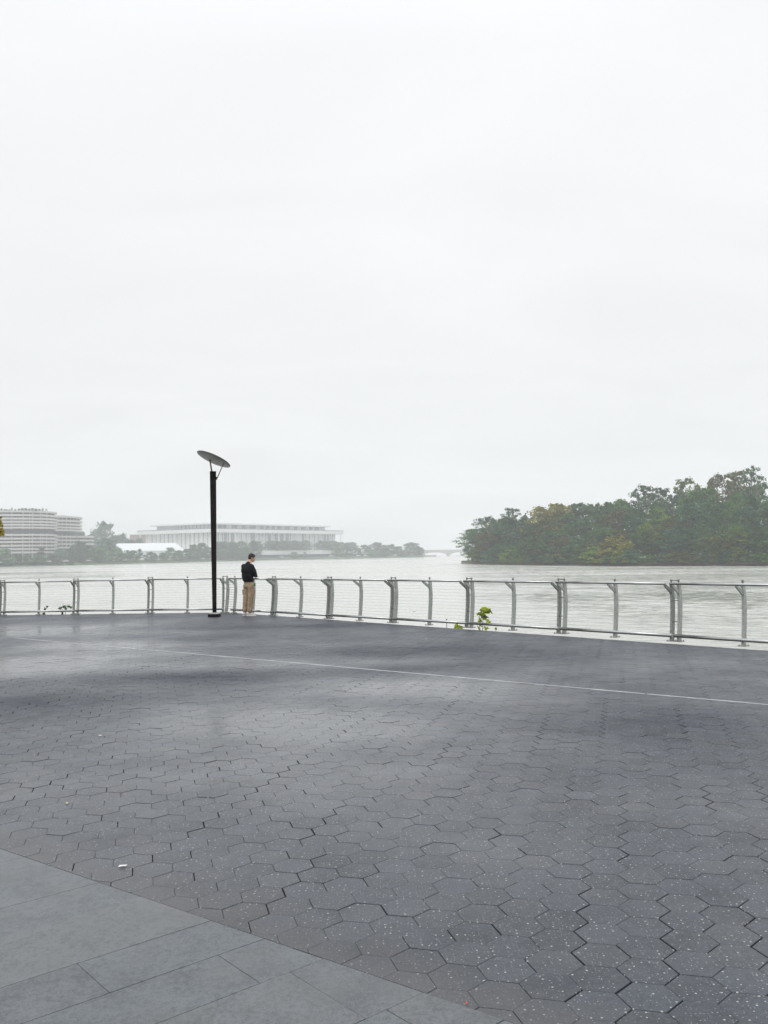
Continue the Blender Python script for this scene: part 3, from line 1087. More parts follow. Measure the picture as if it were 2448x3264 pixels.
body = MB()
body.ball(hp(0, -0.012, 0.028), (0.072, 0.090, 0.088), HM)
body.ball(hp(0, 0.030, -0.045), (0.056, 0.060, 0.066), HM)
body.ball(hp(0, 0.060, -0.095), (0.027, 0.024, 0.020), HM)          # chin
body.ball(hp(0, 0.074, 0.022), (0.045, 0.014, 0.012), HM)            # brow
body.limb(hp(0, 0.080, 0.008), 0.008, hp(0, 0.104, -0.026), 0.012)   # nose
body.ball(hp(0, 0.088, -0.058), (0.022, 0.010, 0.006), HM)
body.ball(hp(0, 0.086, -0.069), (0.020, 0.010, 0.007), HM)
for s in (-1, 1):
    body.ball(hp(s * 0.073, -0.005, -0.012), (0.010, 0.020, 0.032), HM)
    body.ball(hp(s * 0.036, 0.062, -0.030), (0.020, 0.016, 0.018), HM)
body.limb(hp(0, -0.030, -0.050), 0.054, (0, -0.015, 1.46), 0.062)
body.limb((0, -0.03, 1.42), 0.09, (0, -0.02, 1.10), 0.11)
body.limb((-0.13, -0.03, 1.41), 0.05, (0.13, -0.03, 1.41), 0.05)
body.ball((0, 0, 0.93), (0.14, 0.10, 0.13))
RAILY = 0.235
for s in (-1, 1):
    el = Vector((s * 0.205, 0.075, 1.135))
    wr = Vector((0.03, RAILY + 0.02, 1.128) if s > 0 else (-0.13, RAILY + 0.05, 1.13))
    body.limb((s * 0.175, -0.03, 1.40), 0.05, el, 0.040)
    body.limb(el, 0.040, wr, 0.027)
    pd = (wr - el).normalized()
    pc = wr + pd * 0.045
    Mh = pd.to_track_quat('Y', 'Z').to_matrix()
    body.ball(pc, (0.040, 0.050, 0.017), Mh)
    for f_ in range(4):
        ox = (f_ - 1.5) * 0.0195
        ln = (0.030, 0.036, 0.033, 0.025)[f_]
        a0 = pc + Mh @ Vector((ox, 0.040, 0.0))
        a1 = a0 + Mh @ Vector((0, ln, -0.010))
        a2 = a1 + Mh @ Vector((0, ln * 0.6, -0.022))
        body.limb(a0, 0.0090, a1, 0.0082, 8)
        body.limb(a1, 0.0082, a2, 0.0072, 8)
    t0 = pc + Mh @ Vector((0.030, -0.015, 0.0))
    t1 = t0 + Mh @ Vector((0.026, 0.026, -0.006))
    body.limb(t0, 0.012, t1, 0.0095, 8)
    body.limb(t1, 0.0095, t1 + Mh @ Vector((0.004, 0.026, -0.008)), 0.008, 8)
    body.limb((s * 0.085, 0.0, 0.90), 0.085, (s * 0.095, -0.01, 0.50), 0.055)
    body.limb((s * 0.095, -0.01, 0.50), 0.055, (s * 0.10, -0.065, 0.10), 0.038)
foot_dir = {1: Vector((0.70, 0.71, 0)), -1: Vector((-0.12, 0.99, 0))}
for s in (-1, 1):
    body.limb((s * 0.10, -0.065, 0.06), 0.035, Vector((s * 0.10, -0.065, 0.04)) + foot_dir[s] * 0.13, 0.03)
remesh(body, 'body', M_skin, MAN, 0.0052, 2)
for s in (-1, 1):
    MB().ball(hp(s * 0.031, 0.0755, 0.004), (0.012, 0.006, 0.007), HM, 10, 8).build('eye', M_eye, MAN, True)

hair = MB()
hair.ball(hp(0, -0.020, 0.048), (0.081, 0.097, 0.082), HM)
hair.ball(hp(0, -0.058, -0.004), (0.072, 0.054, 0.072), HM)
hair.ball(hp(0, 0.046, 0.082), (0.058, 0.038, 0.030), HM)
for s in (-1, 1):
    hair.ball(hp(s * 0.066, -0.036, -0.006), (0.016, 0.030, 0.042), HM)
    hair.ball(hp(s * 0.068, 0.022, 0.012), (0.010, 0.014, 0.034), HM)
rh = random.Random(4)
for _ in range(26):
    a = rh.uniform(0, 6.28)
    e = rh.uniform(0.25, 1.3)
    hair.ball(hp(0.074 * math.cos(a) * math.cos(e), -0.018 + 0.09 * math.sin(a) * math.cos(e), 0.05 + 0.078 * math.sin(e)), rh.uniform(0.010, 0.017), None, 8, 6)
remesh(hair, 'hair', M_hair, MAN, 0.006, 2)

sw = MB()
sw.limb((-0.150, -0.045, 1.425), 0.072, (0.150, -0.045, 1.425), 0.072)
sw.ball((0, -0.060, 1.30), (0.200, 0.145, 0.180))
sw.ball((0, -0.048, 1.15), (0.192, 0.145, 0.17))
sw.ball((0, -0.020, 1.05), (0.184, 0.142, 0.12))
sw.ball((0, -0.005, 1.005), (0.176, 0.134, 0.072))
sw.limb((0, -0.035, 1.475), 0.072, (0.0, -0.020, 1.500), 0.064)
for s in (-1, 1):
    el = Vector((s * 0.210, 0.075, 1.150))
    sw.limb((s * 0.165, -0.035, 1.41), 0.080, Vector((s * 0.215, 0.015, 1.27)), 0.070)
    sw.limb(Vector((s * 0.215, 0.015, 1.27)), 0.070, el, 0.058)
    sw.limb(el, 0.057, el + Vector((-s * 0.040, 0.035, -0.006)), 0.052)
sw.limb((0.03, 0.055, 1.490), 0.010, (0.055, 0.085, 1.502), 0.007)     # collar points
remesh(sw, 'sweater', M_sweater, MAN, 0.0075, 3, (0.014, 0.07))

tr = MB()
tr.ball((0, -0.002, 0.93), (0.163, 0.126, 0.10))
tr.ball((0, -0.020, 0.86), (0.160, 0.125, 0.09))
for s in (-1, 1):
    tr.limb((s * 0.080, -0.005, 0.86), 0.098, (s * 0.100, -0.008, 0.62), 0.092)
    tr.limb((s * 0.100, -0.008, 0.62), 0.092, (s * 0.100, -0.030, 0.40), 0.081)
    tr.limb((s * 0.100, -0.030, 0.40), 0.081, (s * 0.102, -0.055, 0.20), 0.077)
    tr.limb((s * 0.102, -0.055, 0.20), 0.078, (s * 0.102, -0.060, 0.165), 0.080)
remesh(tr, 'trousers', M_chino, MAN, 0.0075, 3, (0.020, 0.065))
for s in (-1, 1):
    mb = MB()
    mb.box((s * 0.197, -0.006, 0.725), (0.016, 0.13, 0.05), M=Matrix.Rotation(math.radians(-s * 4), 3, 'Y'))
    mb.box((s * 0.192, -0.006, 0.66), (0.018, 0.12, 0.11), M=Matrix.Rotation(math.radians(-s * 2), 3, 'Y'))
    mb.build('cargo_pocket', M_chino, MAN)
for s in (-1, 1):
    fd = foot_dir[s]
    side = Vector((fd.y, -fd.x, 0))
    Mf = Matrix((side, fd, Vector((0, 0, 1)))).transposed()
    c = Vector((s * 0.101, -0.062, 0))
    sh = MB()
    sh.limb(c + Mf @ Vector((0, -0.045, 0.055)), 0.040, c + Mf @ Vector((0, 0.06, 0.050)), 0.042)
    sh.ball(c + Mf @ Vector((0.0, 0.125, 0.040)), (0.047, 0.075, 0.034), Mf)
    sh.ball(c + Mf @ Vector((0, -0.02, 0.085)), (0.040, 0.050, 0.035), Mf)
    shoe = remesh(sh, 'shoe', M_shoe, MAN, 0.006, 2)
    ol = []
    for k in range(28):
        a = 2 * math.pi * k / 28
        yy = 0.055 + 0.142 * math.sin(a)
        xx = (0.046 + 0.008 * math.sin(a)) * math.cos(a)
        v = c + Mf @ Vector((xx, yy, 0))
        ol.append((v.x, v.y))
    MB().prism(ol, 0.0, 0.028).build('sole', M_sole, shoe)

# green packet tucked into his front pocket
gp = empty('drink_pouch', (0, 0, 0), 0, "small bright green packet with a white top sticking out of the man's trouser pocket", 'packet')
pc = MAN.matrix_basis @ Vector((0.166, 0.085, 0.90))
gp.location = pc
gp.rotation_euler = (0.1, 0.15, math.radians(-10))
mb = MB()
vv = []
for z, a, b in ((-0.05, 0.018, 0.006), (-0.03, 0.026, 0.014), (0.01, 0.028, 0.015), (0.035, 0.026, 0.008)):
    for k in range(10):
        an = 2 * math.pi * k / 10
        vv.append((a * math.cos(an), b * math.sin(an), z))
ff = [(i * 10 + k, i * 10 + (k + 1) % 10, i * 10 + 10 + (k + 1) % 10, i * 10 + 10 + k) for i in range(3) for k in range(10)] + [tuple(range(9, -1, -1)), tuple(range(30, 40))]
mb.add(vv, ff)
mb.build('pouch', M_green, gp, True)
MB().box((0, 0, 0.042), (0.046, 0.008, 0.012)).build('top_seal', M_sole, gp)

# ------------------------------------------------------------------ leaves and trees


def leaf_mesh(name, clumps, per, size, mat, rs, flat=0.5, lobed=False):
    """clumps: (centre, (rx, ry, rz)); many small leaf-cluster faces spread through each clump's volume"""
    V, Fc, C = [], [], []
    for (c, r) in clumps:
        tone = rs.random()
        m = max(3, int(per * (0.7 + 0.6 * rs.random())))
        for _ in range(m):
            d = Vector((rs.gauss(0, 1), rs.gauss(0, 1), rs.gauss(0, 1))).normalized()
            k = rs.random() ** 0.45
            p = Vector((c[0] + d.x * r[0] * k, c[1] + d.y * r[1] * k, c[2] + d.z * r[2] * k))
            nrm = (d * 0.7 + Vector((rs.gauss(0, 0.6), rs.gauss(0, 0.6), rs.gauss(0.35, 0.6)))).normalized()
            a = nrm.cross(Vector((rs.gauss(0, 1), rs.gauss(0, 1), rs.gauss(0, 1)))).normalized()
            b = nrm.cross(a)
            s = size * rs.uniform(0.6, 1.4)
            o = len(V)
            if lobed:
                sh = [(0, -0.2), (0.28, -0.35), (0.5, -0.05), (0.72, 0.35), (0.36, 0.42), (0.2, 0.62), (0, 1.05), (-0.2, 0.62), (-0.36, 0.42), (-0.72, 0.35), (-0.5, -0.05), (-0.28, -0.35)]
            else:
                sh = [(-0.5, -0.35), (0.1, -0.6), (0.55, -0.2), (0.45, 0.4), (-0.1, 0.6), (-0.55, 0.25)]
            bend = rs.uniform(0.05, 0.2)
            for (u, v) in sh:
                V.append(tuple(p + a * (u * s) + b * (v * s) + nrm * (-bend * s * (u * u + v * v))))
            Fc.append(tuple(range(o, o + len(sh))))
            val = min(1, max(0, tone * 0.55 + rs.random() * 0.45))
            C += [val] * len(sh)
    me = bpy.data.meshes.new(name)
    me.from_pydata(V, [], Fc)
    at = me.attributes.new('leaf', 'FLOAT', 'POINT')
    at.data.foreach_set('value', C)
    me.materials.append(mat)
    me.update()
    return me


def tree_variant(seed, kind, unit_leaf, per=34, nclump=46, bark=M_bark, A=1.0):
    """a tree of unit height and unit crown width: returns (crown mesh, trunk mesh)"""
    rs = random.Random(seed)
    cl = []
    tips = []
    for i in range(nclump):
        for _try in range(30):
            z = rs.uniform(0.0, 1.0)
            if kind == 'round':
                rad = 0.5 * math.sin(math.pi * min(1, 0.12 + 0.86 * z)) ** 0.55
                zz = 0.16 + 0.78 * z
            elif kind == 'tall':
                rad = 0.5 * (1 - z) ** 0.45 * (0.65 + 0.35 * math.sin(3.1 * z + 0.4))
                zz = 0.14 + 0.80 * z
            elif kind == 'full':
                rad = 0.5 * math.sin(math.pi * min(1, 0.24 + 0.70 * z)) ** 0.55
                zz = 0.05 + 0.86 * z
            elif kind == 'open':
                rad = 0.5 * math.sin(math.pi * min(1, 0.15 + 0.8 * z)) ** 0.5
                zz = 0.22 + 0.74 * z
            else:                              # bush, foliage down to the ground
                rad = 0.5 * math.sqrt(max(0, 1 - z ** 1.8))
                zz = 0.06 + 0.84 * z
            a = rs.uniform(0, 2 * math.pi)
            k = rs.random() ** (0.5 if kind != 'open' else 0.35)
            x, y = rad * k * math.cos(a), rad * k * math.sin(a)
            if k > 0.45 or z > 0.6 or rs.random() < 0.4:
                break
        s = rs.uniform(0.065, 0.13) * (0.75 if kind == 'open' else 1.25 if kind == 'full' else 1.0)
        cl.append(((x, y, zz * A), (s * 1.35, s * 1.35, s * 0.85)))
        tips.append((x, y, zz * A))
    # ragged sprays poking out of the top
    for i in range(9 if kind != 'open' else 14):
        a = rs.uniform(0, 6.28)
        k = rs.uniform(0, 0.30)
        z = rs.uniform(0.86, 1.0) - k * 0.3
        cl.append(((k * math.cos(a), k * math.sin(a), z * A), (0.045, 0.045, 0.06)))
    crown = leaf_mesh('crown', cl, per, unit_leaf, FOL['mid'], rs)
    mb = MB()
    pts = [(0, 0, 0)]
    x = y = 0
    for k in range(1, 7):
        x += rs.gauss(0, 0.012); y += rs.gauss(0, 0.012)
        pts.append((x, y, 0.14 * k * A))
    mb.tube(pts, [0.022, 0.018, 0.016, 0.013, 0.010, 0.007, 0.004], 7)
    for i in range(0, len(tips), 3):
        tx, ty, tz = tips[i]
        z0 = max(0.12 * A, tz - rs.uniform(0.12, 0.3) * A)
        mb.tube([(0, 0, z0), (tx * 0.5, ty * 0.5, (z0 + tz) / 2 - 0.01), (tx, ty, tz)], [0.008, 0.005, 0.002], 5)
    trunk = mb.mesh('trunk', bark, True)
    return crown, trunk, A


VAR = {}
ASP = {'round': 1.9, 'tall': 2.2, 'open': 2.4, 'full': 1.15, 'bush': 1.1}
for i, (kd, sd_, lf, per, nc) in enumerate([
        ('round', 11, 0.034, 40, 84), ('round', 12, 0.034, 40, 84), ('round', 13, 0.034, 40, 90), ('round', 14, 0.034, 40, 90),
        ('tall', 21, 0.036, 36, 80), ('tall', 22, 0.036, 36, 80),
        ('open', 31, 0.030, 30, 84), ('open', 32, 0.030, 30, 84), ('open', 33, 0.030, 30, 78),
        ('full', 51, 0.040, 44, 60), ('full', 52, 0.040, 44, 60), ('full', 53, 0.040, 44, 64),
        ('bush', 41, 0.040, 40, 48), ('bush', 42, 0.040, 40, 48), ('bush', 43, 0.040, 40, 48)]):
    VAR.setdefault(kd, []).append(tree_variant(sd_, kd, lf, per, nc, M_barkp if kd == 'open' else M_bark, ASP[kd]))


def place_tree(x, y, z, h, w, kind, tint, rs, label, group, name='tree', cat='tree'):
    cr_, tk, asp = rs.choice(VAR[kind])
    r_ = empty(name, (x, y, z), rs.uniform(0, 6.28), label, cat, group)
    r_.scale = (w, w, h / asp)
    a = link('crown', cr_, r_)
    b = link('trunk' if kind != 'bush' else 'stem', tk, r_)
    a.material_slots[0].link = 'OBJECT'
    a.material_slots[0].material = FOL[tint]
    return r_


# ------------------------------------------------------------------ far bank
KF = 1.4
SHORE = [(a, b * KF) for a, b in [(-1100, 330), (-600, 365), (-300, 395), (0, 434), (150, 463), (300, 502), (500, 545), (690, 625), (900, 688), (1097, 722), (1220, 762), (1349, 800)]]


def shoreZ(x):
    return float(np.interp(x, [s[0] for s in SHORE], [s[1] for s in SHORE]))


GZ = -1.9                                     # height of the far bank


def XY(px, Z):
    v = P(px, 1765, Z)
    return v.x, v.y


vv = []
pxs = list(range(-1100, 1340, 40)) + [1349]
rs = random.Random(2)
for px in pxs:
    Z = shoreZ(px)
    w = rs.uniform(-2.5, 2.5)
    for dz, zz in ((w, WATER - 0.3), (w + 1.5, WATER + 0.5), (8, -3.1), (16, GZ), (60, GZ), (1200, GZ + 1)):
        x, y = XY(px, Z + dz)
        vv.append((x, y, zz))
# taper at the tip of the point
ff = []
k = 6
for i in range(len(pxs) - 1):
    for j in range(k - 1):
        ff.append((i * k + j, i * k + k + j, i * k + k + j + 1, i * k + j + 1))
land = MB().add(vv, ff).build('far_bank', M_grass)
tag(land, kind='structure')
vv, ff = [], []
for i, px in enumerate(pxs):
    Z = shoreZ(px)
    for dz in (19, 27):
        x, y = XY(px, Z + dz)
        vv.append((x, y, GZ + 0.06))
    if i:
        ff.append((2 * i - 2, 2 * i, 2 * i + 1, 2 * i - 1))
tag(MB().add(vv, ff).build('far_road', M_road), kind='structure')

rs = random.Random(77)


def z1(x, y):
    return x / 2.37, 1580 + y / 2.37


def z2(x, y):
    return 400 + x / 2.074, 1620 + y / 2.074


def z3(x, y):
    return 1100 + x / 2.37, 1650 + y / 2.37


def bank_tree(conv, x, top, wz, scale, dz, kind, tint, label, gzv=GZ, grp='trees on the far bank', basez=None):
    px, py = conv(x, top)
    Z = shoreZ(px) + dz
    t = P(px, py, Z)
    h = t.z - gzv
    w = wz / scale * Z / F
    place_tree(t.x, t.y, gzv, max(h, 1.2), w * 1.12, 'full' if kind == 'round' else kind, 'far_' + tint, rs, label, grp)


S1 = [
    (40, 396, 120, 14, 'round', 'mid', 'broad tree at the far left end of the bank below the curved apartment block'),
    (130, 436, 80, 18, 'bush', 'mid', 'low round tree on the far bank, second from the left edge'),
    (195, 445, 110, 12, 'round', 'mid', 'spreading pale green tree on the bank below the middle of the curved block'),
    (312, 384, 90, 34, 'tall', 'dark', 'narrow dark tree rising in front of the curved block near its right end'),
    (300, 446, 120, 12, 'round', 'mid', 'low pale tree in front of the narrow dark one on the bank'),
    (400, 440, 90, 20, 'bush', 'blue', 'small bushy tree below the gap between the two curved blocks'),
    (455, 402, 110, 28, 'round', 'blue', 'bluish round tree in front of the lower curved block, its left side'),
    (530, 395, 110, 34, 'round', 'dark', 'dark round tree in front of the lower curved block, its right side'),
    (600, 342, 130, 40, 'round', 'dark', 'tall dark tree overlapping the right end of the lower curved block'),
    (610, 436, 90, 14, 'round', 'mid', 'small light tree at the waterfront right of the lower curved block'),
    (665, 372, 120, 36, 'round', 'blue', 'bluish tree in the big clump, left of its highest crown'),
    (735, 385, 150, 16, 'round', 'mid', 'wide tree at the front of the big clump, nearest the water'),
    (800, 318, 180, 34, 'round', 'blue', 'highest crown of the big clump left of the white tent'),
    (870, 392, 130, 20, 'round', 'mid', 'green tree at the right end of the big clump, by the tent'),
    (920, 430, 80, 14, 'round', 'mid', 'low tree in front of the left end of the white tent'),
    (965, 408, 70, 18, 'tall', 'dark', 'slim tree in front of the tent, left of its first pair'),
    (1005, 412, 90, 14, 'round', 'mid', 'round tree in front of the tent, left third'),
    (1056, 398, 70, 16, 'tall', 'blue', 'upright tree in front of the tent wall, left of the gap'),
    (1135, 424, 78, 14, 'round', 'blue', 'small round tree standing alone in the gap before the tent'),
    (1180, 438, 34, 14, 'tall', 'dark', 'very thin young tree beside the small round one before the tent'),
    (1232, 430, 70, 14, 'round', 'mid', 'low tree in front of the right half of the tent'),
    (1290, 388, 90, 18, 'round', 'mid', 'taller tree crossing the eave of the tent at its right half'),
    (1350, 412, 90, 14, 'round', 'mid', 'tree in front of the right gable of the tent'),
    (1410, 402, 90, 18, 'round', 'blue', 'tree just right of the tent gable'),
    (1470, 368, 110, 22, 'round', 'mid', 'tall pale tree between the tent and the lamp post'),
    (1525, 352, 90, 26, 'round', 'blue', 'tree immediately left of the lamp post on the far bank'),
    (1570, 385, 80, 20, 'round', 'dark', 'tree standing exactly behind the black lamp post'),
]
for a in S1:
    bank_tree(z1, a[0], a[1], a[2], 2.37, a[3], a[4], a[5], a[6])
# on the rise behind
for a in [
    (790, 196, 190, 330, 'round', 'dark', 'large broad-crowned tree on the rise, highest on the far shore'),
    (690, 288, 110, 300, 'round', 'blue', 'faint tree on the rise, left below the large broad crown'),
    (860, 296, 120, 300, 'round', 'blue', 'faint tree on the rise, right below the large broad crown'),
    (925, 284, 110, 320, 'round', 'blue', 'faint rounded tree left of the pinkish building'),
    (1050, 318, 80, 250, 'round', 'blue', 'faint tree in front of the pinkish building'),
    (985, 330, 100, 260, 'round', 'blue', 'faint low tree at the foot of the pinkish building'),
    (620, 264, 60, 200, 'round', 'blue', 'faint tree just behind the right end of the curved blocks'),
]:
    bank_tree(z1, a[0], a[1], a[2], 2.37, a[3], a[4], a[5], a[6], GZ + 1, 'faint trees on the rise behind')
for a in [
    (640, 222, 100, 24, 'round', 'blue', 'tree directly right of the lamp post on the far bank'),
    (640, 268, 90, 14, 'round', 'mid', 'low tree at the waterfront right of the lamp post'),
    (705, 222, 100, 30, 'round', 'blue', 'second tree right of the lamp post, before the long white hall'),
    (770, 216, 110, 22, 'round', 'mid', "broad pale green tree above and left of the man's head"),
    (845, 214, 90, 30, 'round', 'blue', "tree right above the man's head on the far bank"),
    (745, 262, 80, 12, 'round', 'mid', 'low green tree in front of the white terrace wall, left of the man'),
    (800, 262, 90, 12, 'round', 'mid', "low green tree in front of the white terrace wall, touching the man's head"),
    (1115, 288, 54, 14, 'round', 'mid', 'small round tree alone before the white terrace wall'),
    (1186, 289, 42, 14, 'tall', 'blue', 'small narrow tree alone before the white terrace wall'),
    (1018, 309, 44, 8, 'bush', 'mid', 'low shrub on the bank below the white terrace wall'),
    (1397, 270, 50, 20, 'tall', 'mid', 'young tree before the right third of the terrace wall'),
    (1395, 222, 80, 30, 'round', 'mid', 'tree crossing the white terrace wall at its right third'),
]:
    bank_tree(z2, a[0], a[1], a[2], 2.074, a[3], a[4], a[5], a[6])
for a in [
    (15, 194, 90, 60, 'round', 'blue', 'first tree of the wooded point right of the white terrace wall'),
    (80, 224, 70, 50, 'round', 'blue', 'low tree of the wooded point right of the white terrace wall'),
    (150, 204, 100, 60, 'round', 'mid', 'rounded tree on the left of the wooded point'),
    (230, 186, 130, 70, 'round', 'dark', 'high rounded tree in the middle of the wooded point'),
    (200, 240, 90, 20, 'round', 'mid', 'low tree at the front left of the wooded point'),
    (295, 206, 90, 60, 'round', 'blue', 'tree right of the highest middle crown on the wooded point'),
    (350, 200, 80, 50, 'round', 'mid', 'pale tree on the wooded point, middle right'),
    (285, 250, 80, 16, 'round', 'blue', 'low tree at the front middle of the wooded point'),
    (400, 214, 80, 45, 'round', 'blue', 'tree left of the last big crown on the wooded point'),
    (420, 250, 80, 16, 'round', 'mid', 'low tree at the front right of the wooded point'),
    (500, 187, 150, 30, 'round', 'dark', 'last big dark crown at the tip of the wooded point, by the bridge'),
    (560, 222, 80, 40, 'round', 'dark', 'small crown at the very tip of the wooded point, touching the bridge'),
]:
    bank_tree(z3, a[0], a[1], a[2], 2.37, a[3], a[4], a[5], a[6], GZ, 'trees on the wooded point by the bridge')
# low scrub along the water's edge at the left
for i, px in enumerate(list(range(-60, 230, 16))):
    Z = shoreZ(px) + rs.uniform(3, 9)
    x, y = XY(px, Z)
    place_tree(x, y, -3.7, rs.uniform(1.6, 3.0), rs.uniform(3.5, 6), 'bush', rs.choice(('far_mid', 'olive', 'far_dark')), rs,
               ORD[i] + ' low scrub bush from the left at the water line below the curved blocks', 'scrub bushes at the water line', 'shrub', 'shrub')

# ------------------------------------------------------------------ curved apartment blocks
def ellipse(cx, cy, rx, ry, n=72, p=2.4, rot=0.0):
    out = []
    for i in range(n):
        a = 2 * math.pi * i / n
        ca, sa = math.cos(a), math.sin(a)
        x = rx * abs(ca) ** (2 / p) * (1 if ca >= 0 else -1)
        y = ry * abs(sa) ** (2 / p) * (1 if sa >= 0 else -1)
        out.append((cx + x * math.cos(rot) - y * math.sin(rot), cy + x * math.sin(rot) + y * math.cos(rot)))
    return out


def block(name, label, Z, pxc, pxr, bands, pent=None, ry=22, rec=None, low=None):
    cx, cy = XY(pxc, Z + ry)
    xr, _ = XY(pxr, Z + ry)
    rx = xr - cx
    b = empty(name, (cx, cy, GZ), 0, label, 'apartment building')
    zof = lambda yz: P(pxc, 1580 + yz / 2.37, Z + 3).z - GZ
    ztop = zof(bands[0]) + 0.5
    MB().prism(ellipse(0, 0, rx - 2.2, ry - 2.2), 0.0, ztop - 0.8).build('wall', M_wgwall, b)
    # window piers on the recessed wall
    el = ellipse(0, 0, rx - 2.1, ry - 2.1, 96)
    mb = MB()
    rr = random.Random(len(bands))
    for i, (x, y) in enumerate(el):
        if i % 3 == 0 or rr.random() < 0.12:
            t_ = Vector((el[(i + 1) % 96][0] - x, el[(i + 1) % 96][1] - y))
            mb.box((x, y, ztop / 2 - 0.6), (rr.uniform(0.5, 1.3), 0.35, ztop - 1.6), math.atan2(t_.y, t_.x))
    tag(mb.build('window_piers', M_balc, b), kind='stuff')
    for i, yz in enumerate(bands):
        z = zof(yz)
        ext = 0.0 if (low is None or z < zof(low[0])) else low[1]
        outer = ellipse(0, 0, rx + ext, ry)
        inner = ellipse(0, 0, rx + ext - 0.25, ry - 0.25)
        m = len(outer)
        v_ = [(p[0], p[1], z - 0.97) for p in outer] + [(p[0], p[1], z + 0.52) for p in outer] + [(p[0], p[1], z + 0.52) for p in inner] + [(p[0], p[1], z - 0.55) for p in inner]
        f_ = []
        for j in range(m):
            j2 = (j + 1) % m
            f_ += [(j, j2, m + j2, m + j), (m + j, m + j2, 2 * m + j2, 2 * m + j), (2 * m + j, 2 * m + j2, 3 * m + j2, 3 * m + j)]
        f_ += [tuple(range(m - 1, -1, -1)), tuple(range(3 * m, 4 * m))]
        MB().add(v_, f_).build('balcony', M_balc, b)
    if rec:
        z0, z1_ = zof(rec[1]), zof(rec[0])
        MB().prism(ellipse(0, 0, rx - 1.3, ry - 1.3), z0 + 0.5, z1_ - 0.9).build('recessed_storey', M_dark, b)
    return b, ztop, rx


bA, ztA, rxA = block('curved_apartment_building', 'curved concrete apartment block with long balcony bands, larger, cut by the left edge', 505 * 1.38, -45, 172,
                     [118, 146, 172, 196, 219, 241, 296, 324, 350, 378, 404, 430], rec=(250, 290), ry=35)
bB, ztB, rxB = block('curved_apartment_building', 'curved concrete apartment block with balcony bands, lower, to the right of the larger one', 560 * 1.38, 165, 252,
                     [157, 187, 214, 238, 259, 308, 336, 364, 391, 418, 444], rec=(266, 300), ry=30, low=(259, -0.01))
# the lower storeys of the second block reach further right
mbx = ellipse(0, 0, 14.3, 13.5, 48)
for yz in (308, 336, 364, 391):
    z = P(165, 1580 + yz / 2.37, 563 * 1.38).z - GZ
    MB().prism([(rxB - 3.5 + p[0], 6 + p[1]) for p in mbx], z - 0.97, z + 0.52).build('side_balcony', M_balc, bB)
MB().prism([(rxB - 3.5 + p[0] * 0.85, 6 + p[1] * 0.85) for p in mbx], 0, P(165, 1580 + 306 / 2.37, 563 * 1.38).z - GZ).build('side_wing', M_wgwall, bB)
rr = random.Random(3)
MB().box((34, 6, ztA + 1.4), (14, 16, 3.4)).build('penthouse', M_balc, bA)
MB().box((rxB * 0.1, 0, ztB + 0.5), (22, 16, 1.6)).build('roof_plant_room', M_balc, bB)
for i in range(9):
    x = -4 + i * 5.0 + rr.uniform(-1, 1)
    if x < 30:
        MB().box((x, -16 + rr.uniform(-2, 6), ztA + 0.5), (rr.uniform(1.2, 3.6), 2.5, rr.uniform(1.0, 2.4))).build('roof_box', M_balc if i % 2 else M_wgwall, bA)
for i in range(14):                            # roof terrace planting
    px = 4 + i * 11
    x, y = XY(px, 507 * 1.38 + rr.uniform(3, 12))
    place_tree(x, y, ztA + GZ - 0.5, rr.uniform(1.6, 3.0), rr.uniform(1.5, 3.0), 'bush', 'far_blue', rs, ORD[i] + ' small shrub from the left on the roof of the larger curved block', 'roof terrace shrubs', 'roof_shrub', 'shrub')

# pinkish building behind
x, y = XY(436, 860 * KF)
pk = empty('brick_building', (x, y, GZ), 0.3, 'faint pinkish building with a flat roof behind the trees, left of the long white hall', 'building')
hh = P(436, 1580 + 296 / 2.37, 860 * KF).z - GZ
MB().prism([(-9, -6), (14, -6), (14, 8), (-9, 8)], 0, hh).build('wall', M_brick, pk)
MB().prism([(-9.4, -6.4), (14.4, -6.4), (14.4, 8.4), (-9.4, 8.4)], hh, hh + 0.8).build('roof', M_white, pk)
for i in range(6):
    for j in range(4):
        MB().box((-7 + i * 3.7, -6.02, hh - 3 - j * 3.4), (1.5, 0.12, 1.8)).build('window', M_glass, pk)

# ------------------------------------------------------------------ long white hall (colonnaded, two tiers)
C0 = P(672, 1765, 722 * KF)
ua = Vector((0.574, 0.819, 0)).normalized()     # along the long front
ub = Vector((-0.819, 0.574, 0)).normalized()    # along the short front
hall = empty('concert_hall', (C0.x, C0.y, GZ), 0, 'long white flat-roofed hall with thin columns and marble panels, two tiers, behind the trees', 'hall')
hall.rotation_euler = (0, 0, math.atan2(ua.y, ua.x))
LA, LB = 177.0 * KF, 91.0 * KF


def hz(py, Z, px=672):
    return P(px, py, Z).z - GZ


z_eave_top = hz(1684.5, 722 * KF)
z_eave_bot = hz(1696.5, 722 * KF)
MB().prism([(0, 0), (LA, 0), (LA, LB), (0, LB)], z_eave_bot, z_eave_top).build('main_roof', M_white, hall)
MB().prism([(-0.15, -0.15), (LA + 0.15, -0.15), (LA + 0.15, LB + 0.15), (-0.15, LB + 0.15)], z_eave_top, z_eave_top + 0.7).build('roof_edge', M_seam, hall)
TZ = hz(1757, 735 * KF)                              # terrace level
MB().prism([(7, 7), (LA - 9, 7), (LA - 9, LB - 7), (7, LB - 7)], 0.5, z_eave_bot - 0.01).build('marble_wall', M_panel, hall)
# glazed bays on the long front: between marble panels
bays = [(62, 60.0 * 0 + 5)]
ka = lambda xz, Zg=0: xz


def along_from_px(px, off=7.0):
    """distance along the long front for a photograph column"""
    r_ = (px - 1224) / F
    ox, oy = C0.x + ub.x * off, C0.y + ub.y * off
    return (r_ * oy - ox) / (ua.x - r_ * ua.y)


